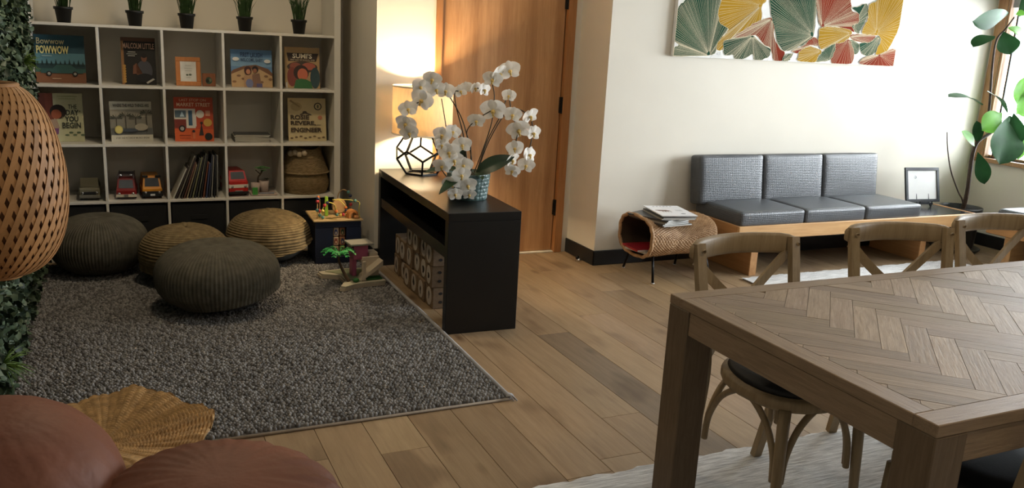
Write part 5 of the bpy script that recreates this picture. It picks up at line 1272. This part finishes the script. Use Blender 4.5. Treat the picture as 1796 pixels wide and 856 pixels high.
# ---- toy tree house
th_ = thing('toy_playhouse', 'small wooden playhouse with pink tower, white ramp and palm tree', 'toy', (1.235, 4.86, RT), math.radians(4))
cream = mat('toy_cream_wood', (.50, .42, .31), .55, var=.05); pink = mat('toy_pink', (.36, .085, .16), .55, var=.05); greyr = mat('toy_grey_roof', (.26, .25, .21), .6); dgreen = mat('toy_green_felt', (.03, .13, .03), .8); sage = mat('toy_sage_felt', (.18, .19, .11), .8)
ol = [(-.125, -.165), (-.10, -.185), (-.03, -.150), (.05, -.135), (.165, -.135), (.168, -.05), (.165, .17), (.02, .20), (-.16, .18), (-.155, .12), (-.06, .06), (-.06, -.05)]
obj('base', prism(ol, 0, .018), cream, th_); obj('base_edge', prism([(x*.985+.004, y*.985-.004) for x, y in ol], .018, .030), mat('toy_base_layer', (.42, .38, .28), .6), th_)
obj('lawn', prism([(-.05, -.04), (.0, -.11), (.15, -.10), (.155, .15), (.02, .17), (-.12, .155), (-.04, .07)], .030, .033), sage, th_)
MB().box(.06, .155, -.11, .0, .033, .04).build('green_bed', dgreen, th_)
obj('ramp', ([(.02, -.12, .033), (.155, -.12, .115), (.155, -.12, .150), (.03, -.12, .060), (.02, -.05, .033), (.155, -.05, .115), (.155, -.05, .150), (.03, -.05, .060)], [[0, 1, 2, 3], [7, 6, 5, 4], [0, 4, 5, 1], [1, 5, 6, 2], [2, 6, 7, 3], [3, 7, 4, 0]]), cream, th_)
MB().box(.03, .05, -.118, -.102, .033, .150, .002).build('post', cream, th_)
MB().box(.05, .155, -.05, -.035, .033, .16, .002).build('side_wall', cream, th_); MB().box(.05, .155, -.035, .06, .115, .135, .002).build('landing', cream, th_); MB().box(.10, .155, -.03, .05, .135, .18, .004).build('landing_block', cream, th_)
tw = MB().box(.005, .095, -.02, .07, .138, .225, .002).box(-.012, .03, .0, .05, .175, .225, .002).box(.005, .03, .0, .06, .033, .138, .002)
tw.build('pink_tower', pink, th_); MB().box(-.02, .125, -.04, .09, .228, .240, .002).build('roof', greyr, th_)
tk = spline([(-.045, -.09, .03), (-.075, -.07, .09), (-.095, -.05, .15), (-.092, -.04, .175)], 5)
obj('palm_trunk', tube(tk, [.011*(1-.45*i/15) for i in range(16)], 8), mat('toy_palm_trunk', (.09, .055, .03), .7), th_, True)
palm = mat('toy_palm_green', (.035, .30, .075), .45, var=.15)
for k in range(8):
    a = 2*PI*k/8+.2; b = MB()
    for i in range(7):
        f = .18+.13*i; 
        for s in (-1, 1): b.add(simpleleaf(.034*(1.1-f*.5), .013, .1, .3, 3), Matrix.Translation((.095*f, 0, .052*math.sin(PI*f*.85))) @ Matrix.Rotation(s*.75, 4, 'Z'))
    b.add(tube(spline([(0, 0, 0), (.05, 0, .045), (.1, 0, .02)], 4), .0035, 5))
    o = b.build('palm_leaf', palm, th_, loc=(-.092, -.04, .172), rot=(0, 0, a))
obj('bush', sphere(.02, 10, 7, (1, .8, .7)), dgreen, th_, True, loc=(-.012, -.118, .042))
# ---- wooden picture boxes under the console
boxw = wood('picture_box_wood', (.15, .095, .052), (.21, .14, .08), 'y', scale=5, rough=.6); ovalm = mat('box_oval_cream', (.46, .40, .33), .6, var=.04); figm = mat('box_figure_dark', (.018, .014, .012), .7)
DR = Matrix.Rotation(math.radians(-1.9), 4, 'Z')
def pbox(x, y, z, s, label, two=False, rz=0):
    p = DR @ Vector((x, y, 0)); t = thing('picture_box', label, 'wooden box', (1.667+p.x, 3.86+p.y, z), math.radians(-1.9+rz), 'wooden picture boxes under the console')
    obj('body', cham(s*1.35, s, s, .004), boxw, t, loc=(0, 0, s/2))
    def face(pts, off, m, name, n=20):
        V = [(-s*.675-off, y_, z_+s/2) for y_, z_ in pts]; k = len(V); V += [(v[0]+.0012, v[1], v[2]) for v in V]
        return obj(name, (V, [list(range(k))[::-1], list(range(k, 2*k))]+[[i, (i+1) % k, k+(i+1) % k, k+i] for i in range(k)]), m, t)
    face([(.36*s*math.cos(2*PI*i/24), .42*s*math.sin(2*PI*i/24)) for i in range(24)], .0014, ovalm, 'oval_panel')
    r_ = random.uniform(.5, 1.3); o_ = random.uniform(-.1, .1); hz2 = random.uniform(.14, .26)
    face([(.13*s*r_*math.cos(2*PI*i/16)*(1+.4*math.sin(3*2*PI*i/16+r_*9))*.8, o_*s+hz2*s*math.sin(2*PI*i/16)*(1+.2*math.cos(2*2*PI*i/16+r_*5))) for i in range(16)], .0022, figm, 'printed_figure')
    b = MB()
    for k in range(2):
        for q in range(2): b.add(prism([(-.3*s+.6*s*k+.09*s*math.cos(2*PI*i/10), (.3+.4*q)*s+.07*s*math.sin(2*PI*i/10)) for i in range(10)], 0, .001), Matrix.Translation((0, -s/2-.0002, 0)) @ Matrix.Rotation(PI/2, 4, 'X'))
    b.build('side_print', figm, t)['kind'] = 'stuff'
    return t
s = .125; rows = [[.50, .64, .78, .93, 1.07, 1.22], [.34, .48, .62, .85, 1.0, 1.145], [.30, .46, .66, .82]]
rn = ['bottom', 'middle', 'top']; on = ['nearest', 'second nearest', 'third nearest', 'fourth nearest', 'fifth nearest', 'farthest']
rows = [[.48, .615, .75, .885, 1.02, 1.155], [.47, .61, .745, .88, 1.03, 1.16], [.46, .60, .74, .88]]
for r, row in enumerate(rows):
    for k, y in enumerate(row):
        pbox(-.055+random.uniform(-.014, .010), y, .0005+r*(s+.0008), s, '%s wooden picture box to the viewer in the %s row under the console' % (on[k], rn[r]), rz=random.uniform(-3, 3))
for k, (r, y) in enumerate(((0, .20), (1, .20), (2, .20), )):
    pbox(-.035, y, .0005+r*(s+.0008), s, 'wooden picture box right behind the console end panel, %s row' % rn[r])
